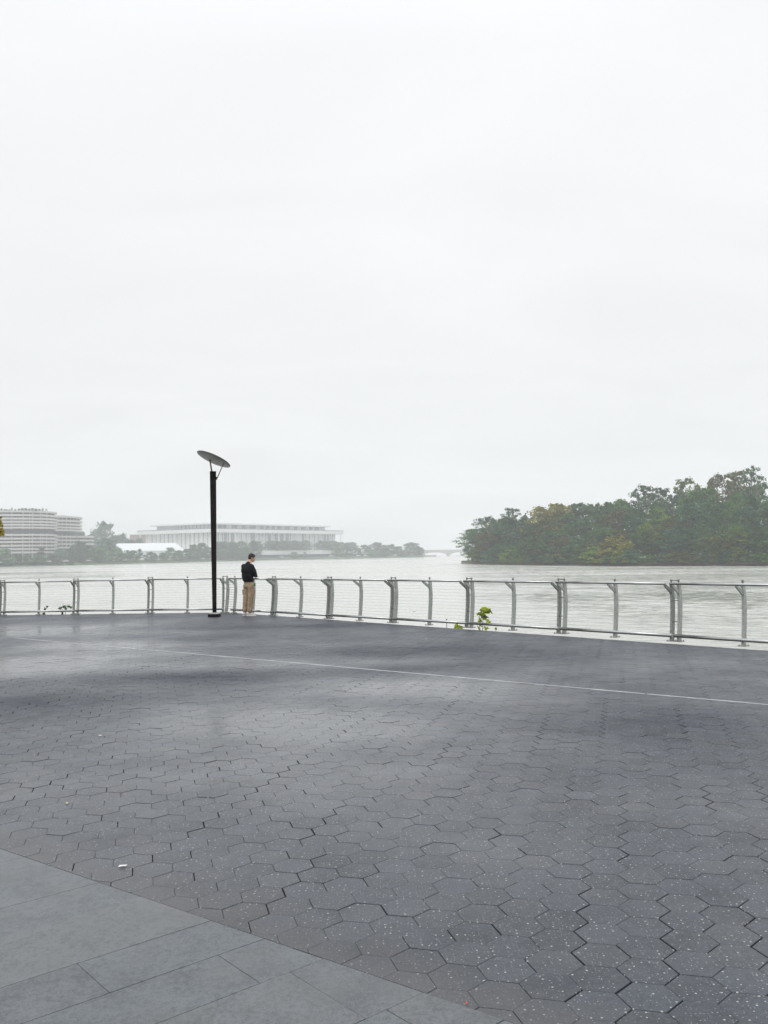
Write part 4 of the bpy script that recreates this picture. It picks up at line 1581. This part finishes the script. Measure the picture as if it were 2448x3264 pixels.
for xa, xb in ((650, 680), (695, 722), (820, 852), (940, 965), (985, 1003), (1020, 1040), (1055, 1075), (1165, 1188), (1300, 1322), (1330, 1342)):
    a = along_from_px(400 + xa / 2.074)
    b = along_from_px(400 + xb / 2.074)
    MB().box(((a + b) / 2, 6.93, (TZ + z_eave_bot) / 2), (b - a, 0.25, z_eave_bot - TZ - 0.3)).build('window', M_glass, hall)
for xs in (610, 640, 765, 795, 880, 920, 1090, 1140, 1215, 1245, 1270, 1350, 1365):
    a = along_from_px(400 + xs / 2.074)
    MB().box((a, 6.9, (TZ + z_eave_bot) / 2), (0.7, 0.3, z_eave_bot - TZ - 0.2)).build('seam', M_seam, hall)
for k in range(15):                             # short front: blank panels with dark seams
    MB().box((6.9, 12 + k * 7.4, (TZ + z_eave_bot) / 2), (0.3, 0.6, z_eave_bot - TZ - 0.2)).build('seam', M_seam, hall)
nc = 19
for k in range(nc + 1):
    MB().tube([(3 + k * (LA - 6) / nc, 2.5, TZ), (3 + k * (LA - 6) / nc, 2.5, z_eave_bot)], 0.42, 8).build('column', M_white, hall)
for k in range(1, 9):
    MB().tube([(2.5, 2.5 + k * (LB - 5) / 8, TZ), (2.5, 2.5 + k * (LB - 5) / 8, z_eave_bot)], 0.42, 8).build('column', M_white, hall)
for k in range(1, 4):
    MB().tube([(LA - 2, 2.5 + k * 18, TZ), (LA - 2, 2.5 + k * 18, z_eave_bot)], 0.42, 8).build('column', M_white, hall)
zu = z_eave_top + 0.7
z_up_top = hz(1666.5, 740 * KF)
z_up_bot = hz(1671.5, 740 * KF)
up = MB().prism([(17, 17), (LA - 19, 17), (LA - 19, LB - 16), (17, LB - 16)], zu, z_up_bot - 0.01).build('upper_storey', M_panel, hall)
MB().prism([(11, 11), (LA - 13, 11), (LA - 13, LB - 10), (11, LB - 10)], z_up_bot, z_up_top).build('upper_roof', M_white, hall)
for xa, xb in ((610, 636), (640, 664), (700, 736), (768, 792), (820, 858), (886, 910), (925, 948), (965, 986), (1002, 1024), (1052, 1082), (1112, 1134), (1158, 1188), (1212, 1234), (1248, 1276)):
    a = along_from_px(400 + xa / 2.074, 17)
    b = along_from_px(400 + xb / 2.074, 17)
    MB().box(((a + b) / 2, 16.93, (zu + z_up_bot) / 2), (b - a, 0.25, z_up_bot - zu - 0.5)).build('upper_window', M_glass, hall)
for k in range(9):
    MB().box((16.9, 22 + k * 6.4, (zu + z_up_bot) / 2), (0.25, 0.5, z_up_bot - zu - 0.3)).build('seam', M_seam, hall)
# terrace over the riverside road
tb = hz(1771, 735 * KF)
MB().prism([(-14, -12), (LA + 6, -12), (LA + 6, 6.5), (6.5, 6.5), (6.5, LB), (-14, LB)], tb, TZ).build('terrace', M_white, hall)
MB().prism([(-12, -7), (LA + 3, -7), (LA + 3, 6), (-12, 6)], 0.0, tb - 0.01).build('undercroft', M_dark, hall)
# box-clipped trees on the terrace
for grp_, xs in (('first', (955, 995, 1035, 1075, 1115, 1155, 1195)), ('second', (1290, 1330, 1365)), ('third', (1430, 1465, 1495))):
    for i, xz in enumerate(xs):
        px = 400 + xz / 2.074
        t_ = along_from_px(px, -8)
        q = C0 + ua * t_ - ub * 8 * -1 * -1
        q = C0 + ua * t_ + ub * (-8)
        top = P(px, 1620 + (213 if grp_ != 'third' else 224) / 2.074 + (i % 2), q.y).z
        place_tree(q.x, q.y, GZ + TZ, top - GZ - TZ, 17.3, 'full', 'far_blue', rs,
                   ORD[i] + {'first': ' willow from the left in the long row on the white terrace', 'second': ' willow from the left in the short middle row on the terrace', 'third': ' willow from the left in the group ending the white terrace'}[grp_],
                   grp_ + ' group of willows on the terrace')
for i, xz in enumerate((610, 660, 700, 840, 870)):
    px = 400 + xz / 2.074
    t_ = along_from_px(px, -8)
    q = C0 + ua * t_ + ub * (-8)
    top = P(px, 1620 + 218 / 2.074, q.y).z
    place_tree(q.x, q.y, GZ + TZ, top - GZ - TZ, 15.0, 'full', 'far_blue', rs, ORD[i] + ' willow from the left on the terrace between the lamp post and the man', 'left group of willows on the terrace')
for i in range(14):
    q = C0 + ub * (8 + i * 5.6) + ua * (-9)
    place_tree(q.x, q.y, GZ + TZ, 3.2, 6.5, 'bush', 'far_blue', rs, ORD[i] + ' clipped shrub from the right in the hedge along the blank short front', 'hedge along the short front of the hall', 'hedge_shrub', 'shrub')

# ------------------------------------------------------------------ white event tent
tx0 = P(388, 1765, 600 * KF)
tx1 = P(590, 1765, 655 * KF)
dt = Vector((tx1.x - tx0.x, tx1.y - tx0.y, 0))
tent = empty('event_tent', (tx0.x, tx0.y, GZ), math.atan2(dt.y, dt.x), 'long white gabled event tent behind the waterfront trees, left of the lamp post', 'tent')
LT = dt.length
ze = P(480, 1580 + 416 / 2.37, 625 * KF).z - GZ
zr = P(480, 1580 + 362 / 2.37, 640 * KF).z - GZ
D = 25.0
MB().add([(0, 0, ze), (LT, 0, ze), (LT, D, ze), (0, D, ze), (7, D / 2, zr), (LT, D / 2, zr + 0.6)],
         [(0, 1, 5, 4), (2, 3, 4, 5), (3, 0, 4), (1, 2, 5)]).build('roof', M_tent, tent)
MB().prism([(0.2, 0.2), (LT - 0.2, 0.2), (LT - 0.2, D - 0.2), (0.2, D - 0.2)], 0, ze - 0.01).build('side_wall', M_white, tent)
for k in range(9):
    MB().box((4 + k * (LT - 8) / 8, 0.12, ze / 2), (2.6, 0.1, ze * 0.55)).build('window', M_glass, tent)

# ------------------------------------------------------------------ bridge and pier
br = P(1330, 1765, 1400)
bridge = empty('arch_bridge', (br.x, br.y, WATER), 0, 'very faint low stone arch bridge between the wooded point and the island', 'bridge')
dk_t = P(1420, 1754.0, 1400).z - WATER
dk_b = P(1420, 1759.5, 1400).z - WATER
sp = 85 * 1400 / F
xp = [-sp * 1.0 + 4, 0 + 4, 4 + sp * 0 + (1429 - 1342) * 1400 / F]
piers = [P(px, 1765, 1400).x - br.x for px in (1255, 1342, 1429, 1516, 1603, 1690)]
MB().box(((piers[0] + piers[-1]) / 2, 0, (dk_t + dk_b) / 2), (piers[-1] - piers[0] + 30, 11, dk_t - dk_b)).build('deck', M_stone, bridge)
MB().box(((piers[0] + piers[-1]) / 2, -5.3, dk_t + 0.45), (piers[-1] - piers[0] + 30, 0.3, 0.9)).build('parapet', M_stone, bridge)
for a, b in zip(piers[:-1], piers[1:]):
    prof = []
    hw = (b - a) / 2 - 2.0
    cxm = (a + b) / 2
    top = dk_b - 0.35
    arc = [(cxm - hw * math.cos(math.pi * k / 16), 0.8 + (top - 0.8) * math.sin(math.pi * k / 16)) for k in range(17)]
    v_, f_ = [], []
    for (x_, z_) in arc:
        v_ += [(x_, -5, z_), (x_, -5, dk_b), (x_, 5, z_), (x_, 5, dk_b)]
    for k in range(16):
        o = 4 * k
        f_ += [(o, o + 4, o + 5, o + 1), (o + 2, o + 3, o + 7, o + 6), (o, o + 2, o + 6, o + 4)]
    MB().add(v_, f_).build('arch', M_stone, bridge)
for p_ in piers:
    MB().box((p_, 0, dk_b / 2), (4.0, 12.5, dk_b - 0.02)).build('pier', M_stone, bridge)
for k in range(8):
    x_ = piers[0] + 15 + k * 14
    MB().tube([(x_, -4.8, dk_t), (x_, -4.8, dk_t + 4)], 0.12, 6).build('lamp_standard', M_stone, bridge)
pj = P(1366, 1765, 1180)
MB().prism([(pj.x - 16, 1168), (pj.x + 10, 1172), (pj.x + 10, 1182), (pj.x - 16, 1194)], WATER - 0.5, WATER + 2.6).build('stone_jetty', M_stone)
tag(bpy.data.objects['stone_jetty'], 'low pale stone jetty at the tip of the wooded point below the bridge', 'jetty')

# ------------------------------------------------------------------ cars on the riverside road
M_carw = simple('white_car_paint', (0.75, 0.76, 0.77), 0.25, var=0.02)
M_carg = simple('grey_car_paint', (0.22, 0.23, 0.24), 0.3, var=0.02)
M_tyre = simple('tyre', (0.02, 0.02, 0.02), 0.8)
car = empty('parked_car', (0, 0, 0))
side = [(-2.2, 0.35), (-2.25, 0.75), (-2.1, 0.98), (-1.1, 1.02), (-0.6, 1.05), (1.0, 1.05), (1.9, 0.92), (2.2, 0.72), (2.22, 0.35)]
m = len(side)
v_ = [(x_, -0.85 if 0.5 < z_ else -0.8, z_) for x_, z_ in side] + [(x_, 0.85 if 0.5 < z_ else 0.8, z_) for x_, z_ in side]
MB().add(v_, [tuple(range(m)), tuple(range(2 * m - 1, m - 1, -1))] + [(i, m + i, m + (i + 1) % m, (i + 1) % m) for i in range(m)]).build('body', M_carw, car)
cab_ = [(-1.6, 1.0), (-1.0, 1.45), (0.4, 1.47), (1.15, 1.03)]
v_ = [(x_, -0.8 + (z_ - 1) * 0.35, z_) for x_, z_ in cab_] + [(x_, 0.8 - (z_ - 1) * 0.35, z_) for x_, z_ in cab_]
MB().add(v_, [tuple(range(4)), (7, 6, 5, 4)] + [(i, 4 + i, 4 + (i + 1) % 4, (i + 1) % 4) for i in range(4)]).build('window', M_glass, car)
MB().prism([(-0.98, -0.66), (0.38, -0.66), (0.38, 0.66), (-0.98, 0.66)], 1.455, 1.50).build('roof', M_carw, car)
for sx in (-1.35, 1.35):
    for sy in (-0.78, 0.78):
        MB().tube([(sx, sy - 0.1, 0.33), (sx, sy + 0.1, 0.33)], 0.33, 14).build('wheel', M_tyre, car)
csnap = snapshot(car)
CARS = [(z1, 20, 'white car parked at the far left end of the riverside road'),
        (z1, 95, 'white car by the low trees below the curved block'),
        (z1, 118, 'second white car by the low trees below the curved block'),
        (z1, 365, 'white van-like car between two low trees below the curved blocks'),
        (z1, 500, 'white car alone on the bank below the lower curved block'),
        (z1, 668, 'pale car at the left foot of the big tree clump'),
        (z1, 768, 'white car at the foot of the big tree clump'),
        (z1, 1168, 'white car in the gap in front of the tent'),
        (z1, 1266, 'white car in front of the right half of the tent'),
        (z1, 1370, 'white car in front of the right gable of the tent'),
        (z1, 1530, 'white car on the bank just left of the lamp post'),
        (z2, 1033, "white car on the bank to the right of the man's head"),
        (z2, 1362, 'white car below the right end of the terrace wall'),
        (z2, 1540, 'white car where the terrace wall ends'),
        (z2, 1588, 'white car just right of the end of the terrace wall'),
        (z3, 155, 'white car at the foot of the wooded point, left'),
        (z3, 378, 'white car at the foot of the wooded point, right')]
for i, (cv, xz, lab) in enumerate(CARS):
    c = car if i == 0 else copy_tree(csnap)
    px = cv(xz, 0)[0]
    Z = shoreZ(px) + 17.5
    x, y = XY(px, Z)
    x2, y2 = XY(px + 20, shoreZ(px + 20) + 17.5)
    c.location = (x, y, GZ + 0.02)
    c.rotation_euler = (0, 0, math.atan2(y2 - y, x2 - x) + (math.pi if i % 2 else 0))
    c.scale = (1.15, 1.15, 1.25)
    tag(c, lab, 'car', 'cars on the riverside road')

# far street lamps (thin, white)
for i, (xz, yt) in enumerate(((1160, 424), (1283, 428), (975, 418))):
    px = xz / 2.37
    Z = shoreZ(px) + 16
    t_ = P(px, 1580 + yt / 2.37, Z)
    o = empty('street_lamp', (t_.x, t_.y, GZ), 0, ('thin white street lamp in the gap before the tent', 'thin white street lamp before the right half of the tent', 'thin white street lamp before the left third of the tent')[i], 'street lamp', 'street lamps on the far bank')
    MB().tube([(0, 0, 0), (0, 0, t_.z - GZ - 0.5)], 0.12, 6).build('pole', M_white, o)
    MB().ball((0, 0, t_.z - GZ - 0.3), 0.4, None, 8, 6).build('globe', M_white, o)

# ------------------------------------------------------------------ wooded island
ISL = [(1470, 478), (1500, 455), (1560, 430), (1690, 392), (1850, 362), (2000, 340), (2200, 322), (2448, 304), (2700, 290), (3000, 280)]


def islZ(x):
    return 0.95 * float(np.interp(x, [s[0] for s in ISL], [s[1] for s in ISL]))


vv, ff = [], []
pxs = list(range(1470, 3001, 18))
rs = random.Random(12)
for i, px in enumerate(pxs):
    Z = islZ(px)
    w = rs.uniform(-1.2, 1.2)
    depth = min(1.0, (i + 1) / 12)
    for dz, zz in ((w, WATER - 0.3), (w + 1.0, WATER + 0.25), (6, WATER + 0.8), (30 * depth + 8, WATER + 1.4), (150 * depth + 10, WATER + 1.4), (156 * depth + 14, WATER - 0.3)):
        x, y = XY(px, Z + dz)
        vv.append((x, y, zz))
k = 6
for i in range(len(pxs) - 1):
    for j in range(k - 1):
        ff.append((i * k + j, i * k + k + j, i * k + k + j + 1, i * k + j + 1))
isl = MB().add(vv, ff).build('island_ground', M_mud)
tag(isl, kind='structure')

IG = WATER + 1.0


def isle(px, py, wpx, dz, kind, tint, label, group='trees of the wooded island'):
    Z = islZ(px) + dz
    t_ = P(px, py, Z)
    place_tree(t_.x, t_.y, IG, t_.z - IG, wpx * Z / F, kind, tint, rs, label, group)


SK = [(1475, 1790), (1492, 1735), (1500, 1690), (1516, 1645), (1560, 1642), (1630, 1614), (1690, 1625), (1720, 1605), (1780, 1592), (1850, 1590), (1910, 1592), (1960, 1592), (2010, 1586), (2055, 1540), (2090, 1546), (2120, 1564), (2150, 1572), (2175, 1525), (2200, 1515), (2250, 1532), (2290, 1502), (2335, 1494), (2370, 1502), (2400, 1490), (2430, 1560), (2448, 1592), (2700, 1560), (3000, 1580)]


def sky_y(px):
    return float(np.interp(px, [s[0] for s in SK], [s[1] for s in SK]))


isle(1504, 1712, 46, 6, 'open', 'dark', 'thin leaning tree at the left tip of the island, low over the water')
isle(1524, 1646, 62, 14, 'open', 'dark', 'tall loose-crowned tree at the left tip of the island')
isle(1556, 1640, 70, 22, 'open', 'dark', 'second loose-crowned tree from the left tip of the island')
isle(1556, 1690, 106, 10, 'round', 'brown', 'greyish rounded tree near the left tip of the island')
isle(1632, 1613, 96, 30, 'open', 'dark', 'dark feathery crown rising above the left part of the island')
isle(1618, 1650, 120, 24, 'round', 'dark', 'dark rounded tree below the feathery crown on the left part of the island')
isle(1725, 1607, 130, 40, 'round', 'yellow', 'yellowing crown at the skyline, left of the golden-topped one')
isle(1785, 1590, 120, 48, 'round', 'yellow', 'golden-topped crown at the skyline on the left half of the island')
isle(1738, 1650, 110, 26, 'round', 'olive', 'olive tree under the yellowing crowns')
isle(1860, 1588, 130, 60, 'round', 'dark', 'dark even crown at the skyline in the middle of the island')
isle(1925, 1586, 130, 62, 'round', 'mid', 'green crown at the skyline in the middle of the island')
isle(1985, 1583, 120, 66, 'round', 'mid', 'rounded crown left of the first tall ragged treetop')
isle(2055, 1536, 120, 60, 'open', 'dark', 'first tall ragged treetop of the island, right of its middle')
isle(2100, 1544, 110, 66, 'open', 'dark', 'second ragged treetop of the island, just right of the first')
isle(2150, 1572, 90, 60, 'open', 'blue', 'lower ragged treetop in the dip of the skyline')
isle(2095, 1610, 110, 40, 'round', 'lime', 'light yellow-green crown below the first ragged treetops')
isle(2190, 1514, 120, 64, 'open', 'olive', 'brownish tall treetop right of the dip in the skyline')
isle(2235, 1540, 150, 56, 'round', 'mid', 'broad green dome below the tall brownish treetop')
isle(2300, 1500, 120, 70, 'open', 'brown', 'brown-tinged tall treetop near the right edge of the photo')
isle(2345, 1492, 120, 60, 'open', 'olive', 'highest airy treetop of the island, with sky showing through')
isle(2395, 1484, 110, 58, 'open', 'dark', 'rightmost tall airy treetop of the island')
isle(2448, 1590, 120, 50, 'round', 'dark', 'dark crown on the island cut by the right edge of the photo')
isle(1955, 1705, 120, 6, 'bush', 'yellow', 'bright yellow tree low in the front of the island')
isle(1995, 1722, 90, 4, 'bush', 'yellow', 'smaller yellow tree at the right of the bright yellow one')
isle(1905, 1738, 110, 5, 'bush', 'lime', 'lime green tree at the left of the bright yellow one')
isle(1875, 1760, 70, 3, 'bush', 'lime', 'small lime green bush at the waterline')
isle(2060, 1665, 90, 18, 'round', 'lime', 'light green crown above and right of the bright yellow tree')
isle(2290, 1700, 110, 12, 'round', 'olive', 'olive tree in the lower right part of the island')
isle(2350, 1680, 110, 16, 'round', 'lime', 'light green tree in the lower right part of the island')
isle(1790, 1710, 90, 10, 'round', 'brown', 'brownish tree low in the left half of the island')
isle(1728, 1785, 50, 2, 'bush', 'brown', 'small brown bush at the waterline under the left half')
# mass of the wood
for row, (dz, f0, f1) in enumerate(((75, 0.86, 0.98), (44, 0.68, 0.92), (24, 0.5, 0.78), (12, 0.34, 0.56))):
    px = 1510 + row * 12
    nth = 0
    while px < 2620:
        sk = sky_y(px)
        base_y = 1800
        fr = rs.uniform(f0, f1)
        py = base_y - (base_y - sk) * fr
        if px < 1600:
            py += 6
        tint = rs.choices(('dark', 'mid', 'blue', 'olive', 'brown'), (4, 4, 3, 2, 1))[0]
        isle(px, py, rs.uniform(85, 130), dz * (min(1.0, (px - 1460) / 120)) + rs.uniform(0, 6), rs.choice(('round', 'round', 'tall', 'bush')), tint,
             ORD[nth] + ' tree from the left in the ' + ('back', 'second', 'third', 'front')[row] + ' row of the island wood, ' + {'dark': 'dark green', 'mid': 'mid green', 'blue': 'bluish green', 'olive': 'olive', 'brown': 'brownish'}[tint], 'unremarkable trees of the wooded island')
        nth += 1
        px += rs.uniform(44, 62)
# skirts of bushes down to the water
px = 1512
nth = 0
while px < 2520:
    tint = rs.choices(('dark', 'mid', 'blue', 'olive', 'brown', 'lime'), (4, 4, 3, 3, 1, 1))[0]
    top = rs.uniform(1745, 1775)
    isle(px, max(top, sky_y(px) + 10), rs.uniform(50, 85) * (0.7 if px < 1560 else 1), rs.uniform(1.5, 4), 'bush', tint,
         ORD[nth] + ' bush from the left along the island waterline, ' + {'dark': 'dark', 'mid': 'green', 'blue': 'bluish', 'olive': 'olive', 'brown': 'brown', 'lime': 'light green'}[tint], 'bushes along the island waterline')
    nth += 1
    px += rs.uniform(20, 32)

# ------------------------------------------------------------------ near plants
def sapling(root_xy, leaves, stems, mat, label, name='sapling', size=0.09, cat='sapling', group=None, lobed=True, seed=1):
    rs_ = random.Random(seed)
    o = empty(name, (root_xy[0], root_xy[1], -0.72), 0, label, cat, group)
    mb = MB()
    for st in stems:
        mb.tube([Vector(p) - Vector((root_xy[0], root_xy[1], -0.72)) for p in st], [0.008] * (len(st) - 1) + [0.003], 6)
    mb.build('stem', M_bark, o)
    for p in leaves:
        q = Vector(p[0]) - Vector((root_xy[0], root_xy[1], -0.72))
        me = leaf_mesh('leaf_cluster', [(q, (p[1], p[1], p[1] * 0.8))], p[2], size, mat, rs_, lobed=lobed)
        link('leaf_cluster', me, o)
    return o


def behind(px, py, Z):
    return P(px, py, Z)


b0 = behind(1540, 2010, 20.75)
lv = []
for (x, y, r, n_) in ((1541, 1942, 0.05, 7), (1556, 1950, 0.05, 6), (1528, 1955, 0.05, 6), (1545, 1968, 0.06, 9), (1530, 1980, 0.06, 8), (1552, 1978, 0.04, 5), (1560, 1946, 0.03, 3), (1540, 1958, 0.03, 3), (1530, 2000, 0.05, 5), (1548, 2001, 0.04, 4), (1560, 1985, 0.025, 2)):
    lv.append((behind(x, y, 20.75), r, n_))
sapling((b0.x, b0.y), lv, [[(b0.x, b0.y, -0.75), tuple(behind(1538, 2000, 20.75)), tuple(behind(1542, 1945, 20.75))], [(b0.x, b0.y, -0.75), tuple(behind(1528, 1990, 20.75)), tuple(behind(1528, 1955, 20.75))]],
        FOL['sapling'], 'yellow-green sapling with large lobed leaves behind the railing, left of the island', size=0.10, seed=5)
b1 = behind(1462, 2003, 20.9)
sapling((b1.x, b1.y), [(behind(1458, 1998, 20.9), 0.05, 5), (behind(1468, 1999, 20.9), 0.04, 4)], [[(b1.x, b1.y, -0.75), tuple(behind(1462, 2000, 20.9))]], FOL['sapling'],
        'low tuft of yellow-green leaves at the plaza edge left of the sapling', size=0.085, seed=6)
b2 = behind(1580, 2008, 20.3)
sapling((b2.x, b2.y), [(behind(1580, 2003, 20.3), 0.03, 4)], [[(b2.x, b2.y, -0.75), tuple(behind(1580, 2003, 20.3))]], FOL['sapling'],
        'tiny tuft of leaves at the plaza edge right of the sapling', size=0.045, seed=7)
b3 = behind(148, 1965, 28.95)
sapling((b3.x, b3.y), [(behind(x, y, 28.95), r, n_) for x, y, r, n_ in ((150, 1933, 0.04, 6), (144, 1940, 0.05, 8), (148, 1948, 0.03, 4), (138, 1955, 0.05, 6))],
        [[(b3.x, b3.y, -0.75), tuple(behind(142, 1952, 28.95)), tuple(behind(151, 1932, 28.95))]], FOL['weed'], 'small green weed behind the left railing, beside a post', 'weed', 0.05, 'weed', 'weeds behind the left railing', False, 8)
b4 = behind(208, 1965, 28.85)
sapling((b4.x, b4.y), [(behind(x, y, 28.85), r, n_) for x, y, r, n_ in ((192, 1938, 0.06, 12), (204, 1933, 0.07, 16), (218, 1932, 0.07, 16), (227, 1936, 0.05, 10), (210, 1940, 0.05, 10), (200, 1956, 0.06, 8))],
        [[(b4.x, b4.y, -0.75), tuple(behind(208, 1945, 28.85)), tuple(behind(222, 1933, 28.85))], [(b4.x, b4.y, -0.75), tuple(behind(200, 1945, 28.85)), tuple(behind(192, 1938, 28.85))]],
        FOL['weed'], 'wide dark green leafy weed behind the left railing, spreading flat', 'weed', 0.05, 'weed', 'weeds behind the left railing', False, 9)
b5 = behind(1423, 1998, 20.95)
sapling((b5.x, b5.y), [(behind(1423, 1976, 21.0), 0.02, 3), (behind(1420, 1981, 21.0), 0.015, 2)], [[(b5.x, b5.y, -0.75), tuple(behind(1424, 1990, 21.0)), tuple(behind(1422, 1975, 21.0))]], FOL['weed'],
        'thin single-stemmed weed poking up behind the foot rail, right of the middle', 'weed', 0.03, 'weed', None, False, 10)

# yellow-leaved tree whose branch tips enter at the left edge
yt = empty('yellow_leaved_tree', (-24.2, 45.0, -0.25), 0, 'yellow-leaved tree whose leafy branch tip enters at the left edge of the photo', 'tree')
rs = random.Random(6)
cl = []
for i in range(120):
    a = rs.uniform(0, 6.28); z = rs.uniform(0, 1)
    rad = 4.1 * math.sin(math.pi * min(1, 0.18 + 0.75 * z)) ** 0.6 * rs.random() ** 0.4
    cl.append(((rad * math.cos(a), rad * math.sin(a), 2.8 + 5.2 * z), (0.45, 0.45, 0.3)))
tipx = P(6, 1680, 45)
for (px, py, r) in ((-5, 1662, 0.2), (-1, 1676, 0.18), (1, 1690, 0.14), (-3, 1700, 0.2), (-12, 1684, 0.35), (-14, 1744, 0.2), (-8, 1650, 0.15), (2, 1704, 0.1)):
    q = P(px, py, 45)
    cl.append(((q.x + 24.2, 0, q.z + 0.25), (r, 0.35, r)))
link('crown', leaf_mesh('crown', cl, 26, 0.11, FOL['gold'], rs), yt)
mb = MB().tube([(0, 0, 0), (0.1, 0, 2.2), (0, 0.1, 4.5), (0.1, 0, 7)], [0.2, 0.16, 0.1, 0.03], 10)
mb.tube([(0.05, 0, 2.6), (2.4, 0, 3.2), (tipx.x + 24.0, 0, tipx.z + 0.2)], [0.09, 0.05, 0.01], 6)
for i in range(14):
    a = i * 0.9
    mb.tube([(0.05, 0, 2.2 + i * 0.2), (1.6 * math.cos(a), 1.6 * math.sin(a), 3.4 + i * 0.25), (3.2 * math.cos(a), 3.2 * math.sin(a), 4 + i * 0.25)], [0.06, 0.035, 0.01], 5)
mb.build('trunk', M_bark, yt, True)

# ------------------------------------------------------------------ small litter on the plaza, bird on the water
M_paper = simple('paper_scrap', (0.75, 0.74, 0.72), 0.6)
M_red = simple('red_scrap', (0.55, 0.05, 0.03), 0.5)
M_leafp = simple('pale_leaf', (0.45, 0.40, 0.25), 0.7)


def scrap(px, py, pts, h, mat, name, label, cat, group=None, rz=0.0):
    g = G(px, py)
    o = MB()
    m = len(pts)
    v_ = [(x_, y_, 0.002 + h * (0.3 + 0.7 * abs(math.sin(i * 1.7)))) for i, (x_, y_) in enumerate(pts)]
    v_ += [(x_, y_, z_ + 0.0015) for x_, y_, z_ in v_]
    o.add(v_, [tuple(range(m - 1, -1, -1)), tuple(range(m, 2 * m))] + [(i, (i + 1) % m, m + (i + 1) % m, m + i) for i in range(m)])
    ob = o.build(name, mat)
    ob.location = (g.x, g.y, gz(g.x) + 0.002)
    ob.rotation_euler = (0, 0, rz)
    tag(ob, label, cat, group)


scrap(390, 2765, [(-0.022, -0.008), (0, -0.014), (0.02, -0.006), (0.027, 0.004), (0.008, 0.010), (-0.016, 0.008)], 0.008, M_paper, 'feather', 'small white feather-like scrap on the paving near the stone slabs', 'scrap', rz=0.2)
scrap(1487, 3203, [(-0.003, -0.008), (0.003, -0.007), (0.004, 0.004), (0.001, 0.009), (-0.004, 0.003)], 0.004, M_red, 'paper_scrap', 'tiny red scrap in a paving joint at the bottom edge', 'scrap')
lf = [(0, -0.02), (0.009, -0.007), (0.011, 0.006), (0, 0.02), (-0.010, 0.006), (-0.009, -0.008)]
scrap(214, 2563, lf, 0.006, M_leafp, 'fallen_leaf', 'pale fallen leaf on the left paving, nearer one', 'leaf', 'fallen leaves on the paving', 0.4)
scrap(319, 2347, lf, 0.006, M_paper, 'fallen_leaf', 'pale fallen leaf on the left paving, farther one', 'leaf', 'fallen leaves on the paving', 1.2)
scrap(1358, 2038, lf, 0.01, M_paper, 'fallen_leaf', 'pale fallen leaf near the railing, left of the sapling', 'leaf', 'fallen leaves on the paving', 1.5)
dg_ = ray(1321, 1949)
gpt = CAM + dg_ * ((WATER - CAM.z) / dg_.z)
gull = empty('gull', (gpt.x, gpt.y, WATER - 0.03), 0.4, 'small pale gull floating on the river beyond the middle of the railing', 'bird')
gb = MB()
gb.ball((0, 0, 0.09), (0.21, 0.09, 0.085))
gb.limb((0.14, 0, 0.12), 0.045, (0.19, 0, 0.22), 0.03)
gb.ball((0.205, 0, 0.245), (0.045, 0.036, 0.036))
gb.limb((0.24, 0, 0.24), 0.012, (0.285, 0, 0.232), 0.005)
gb.limb((-0.15, 0, 0.11), 0.04, (-0.29, 0, 0.125), 0.012)
remesh(gb, 'body', M_paper, gull, 0.012, 1)

# ------------------------------------------------------------------ haze
mz = bpy.data.materials.new('haze_air')
mz.use_nodes = True
t = mz.node_tree
t.nodes.clear()
o_ = N(t, 'ShaderNodeOutputMaterial')
pv = N(t, 'ShaderNodeVolumePrincipled')
pv.inputs['Color'].default_value = (0.97, 0.985, 1.0, 1)
pv.inputs['Density'].default_value = HAZE
pv.inputs['Anisotropy'].default_value = 0.0
L(t, pv, 0, o_, 'Volume')
hz_ = MB().box((0, 1000, (WATER - 2.5 + 60) / 2), (4900, 2800, 60 - (WATER - 2.5))).build('haze', mz)
tag(hz_, kind='stuff')
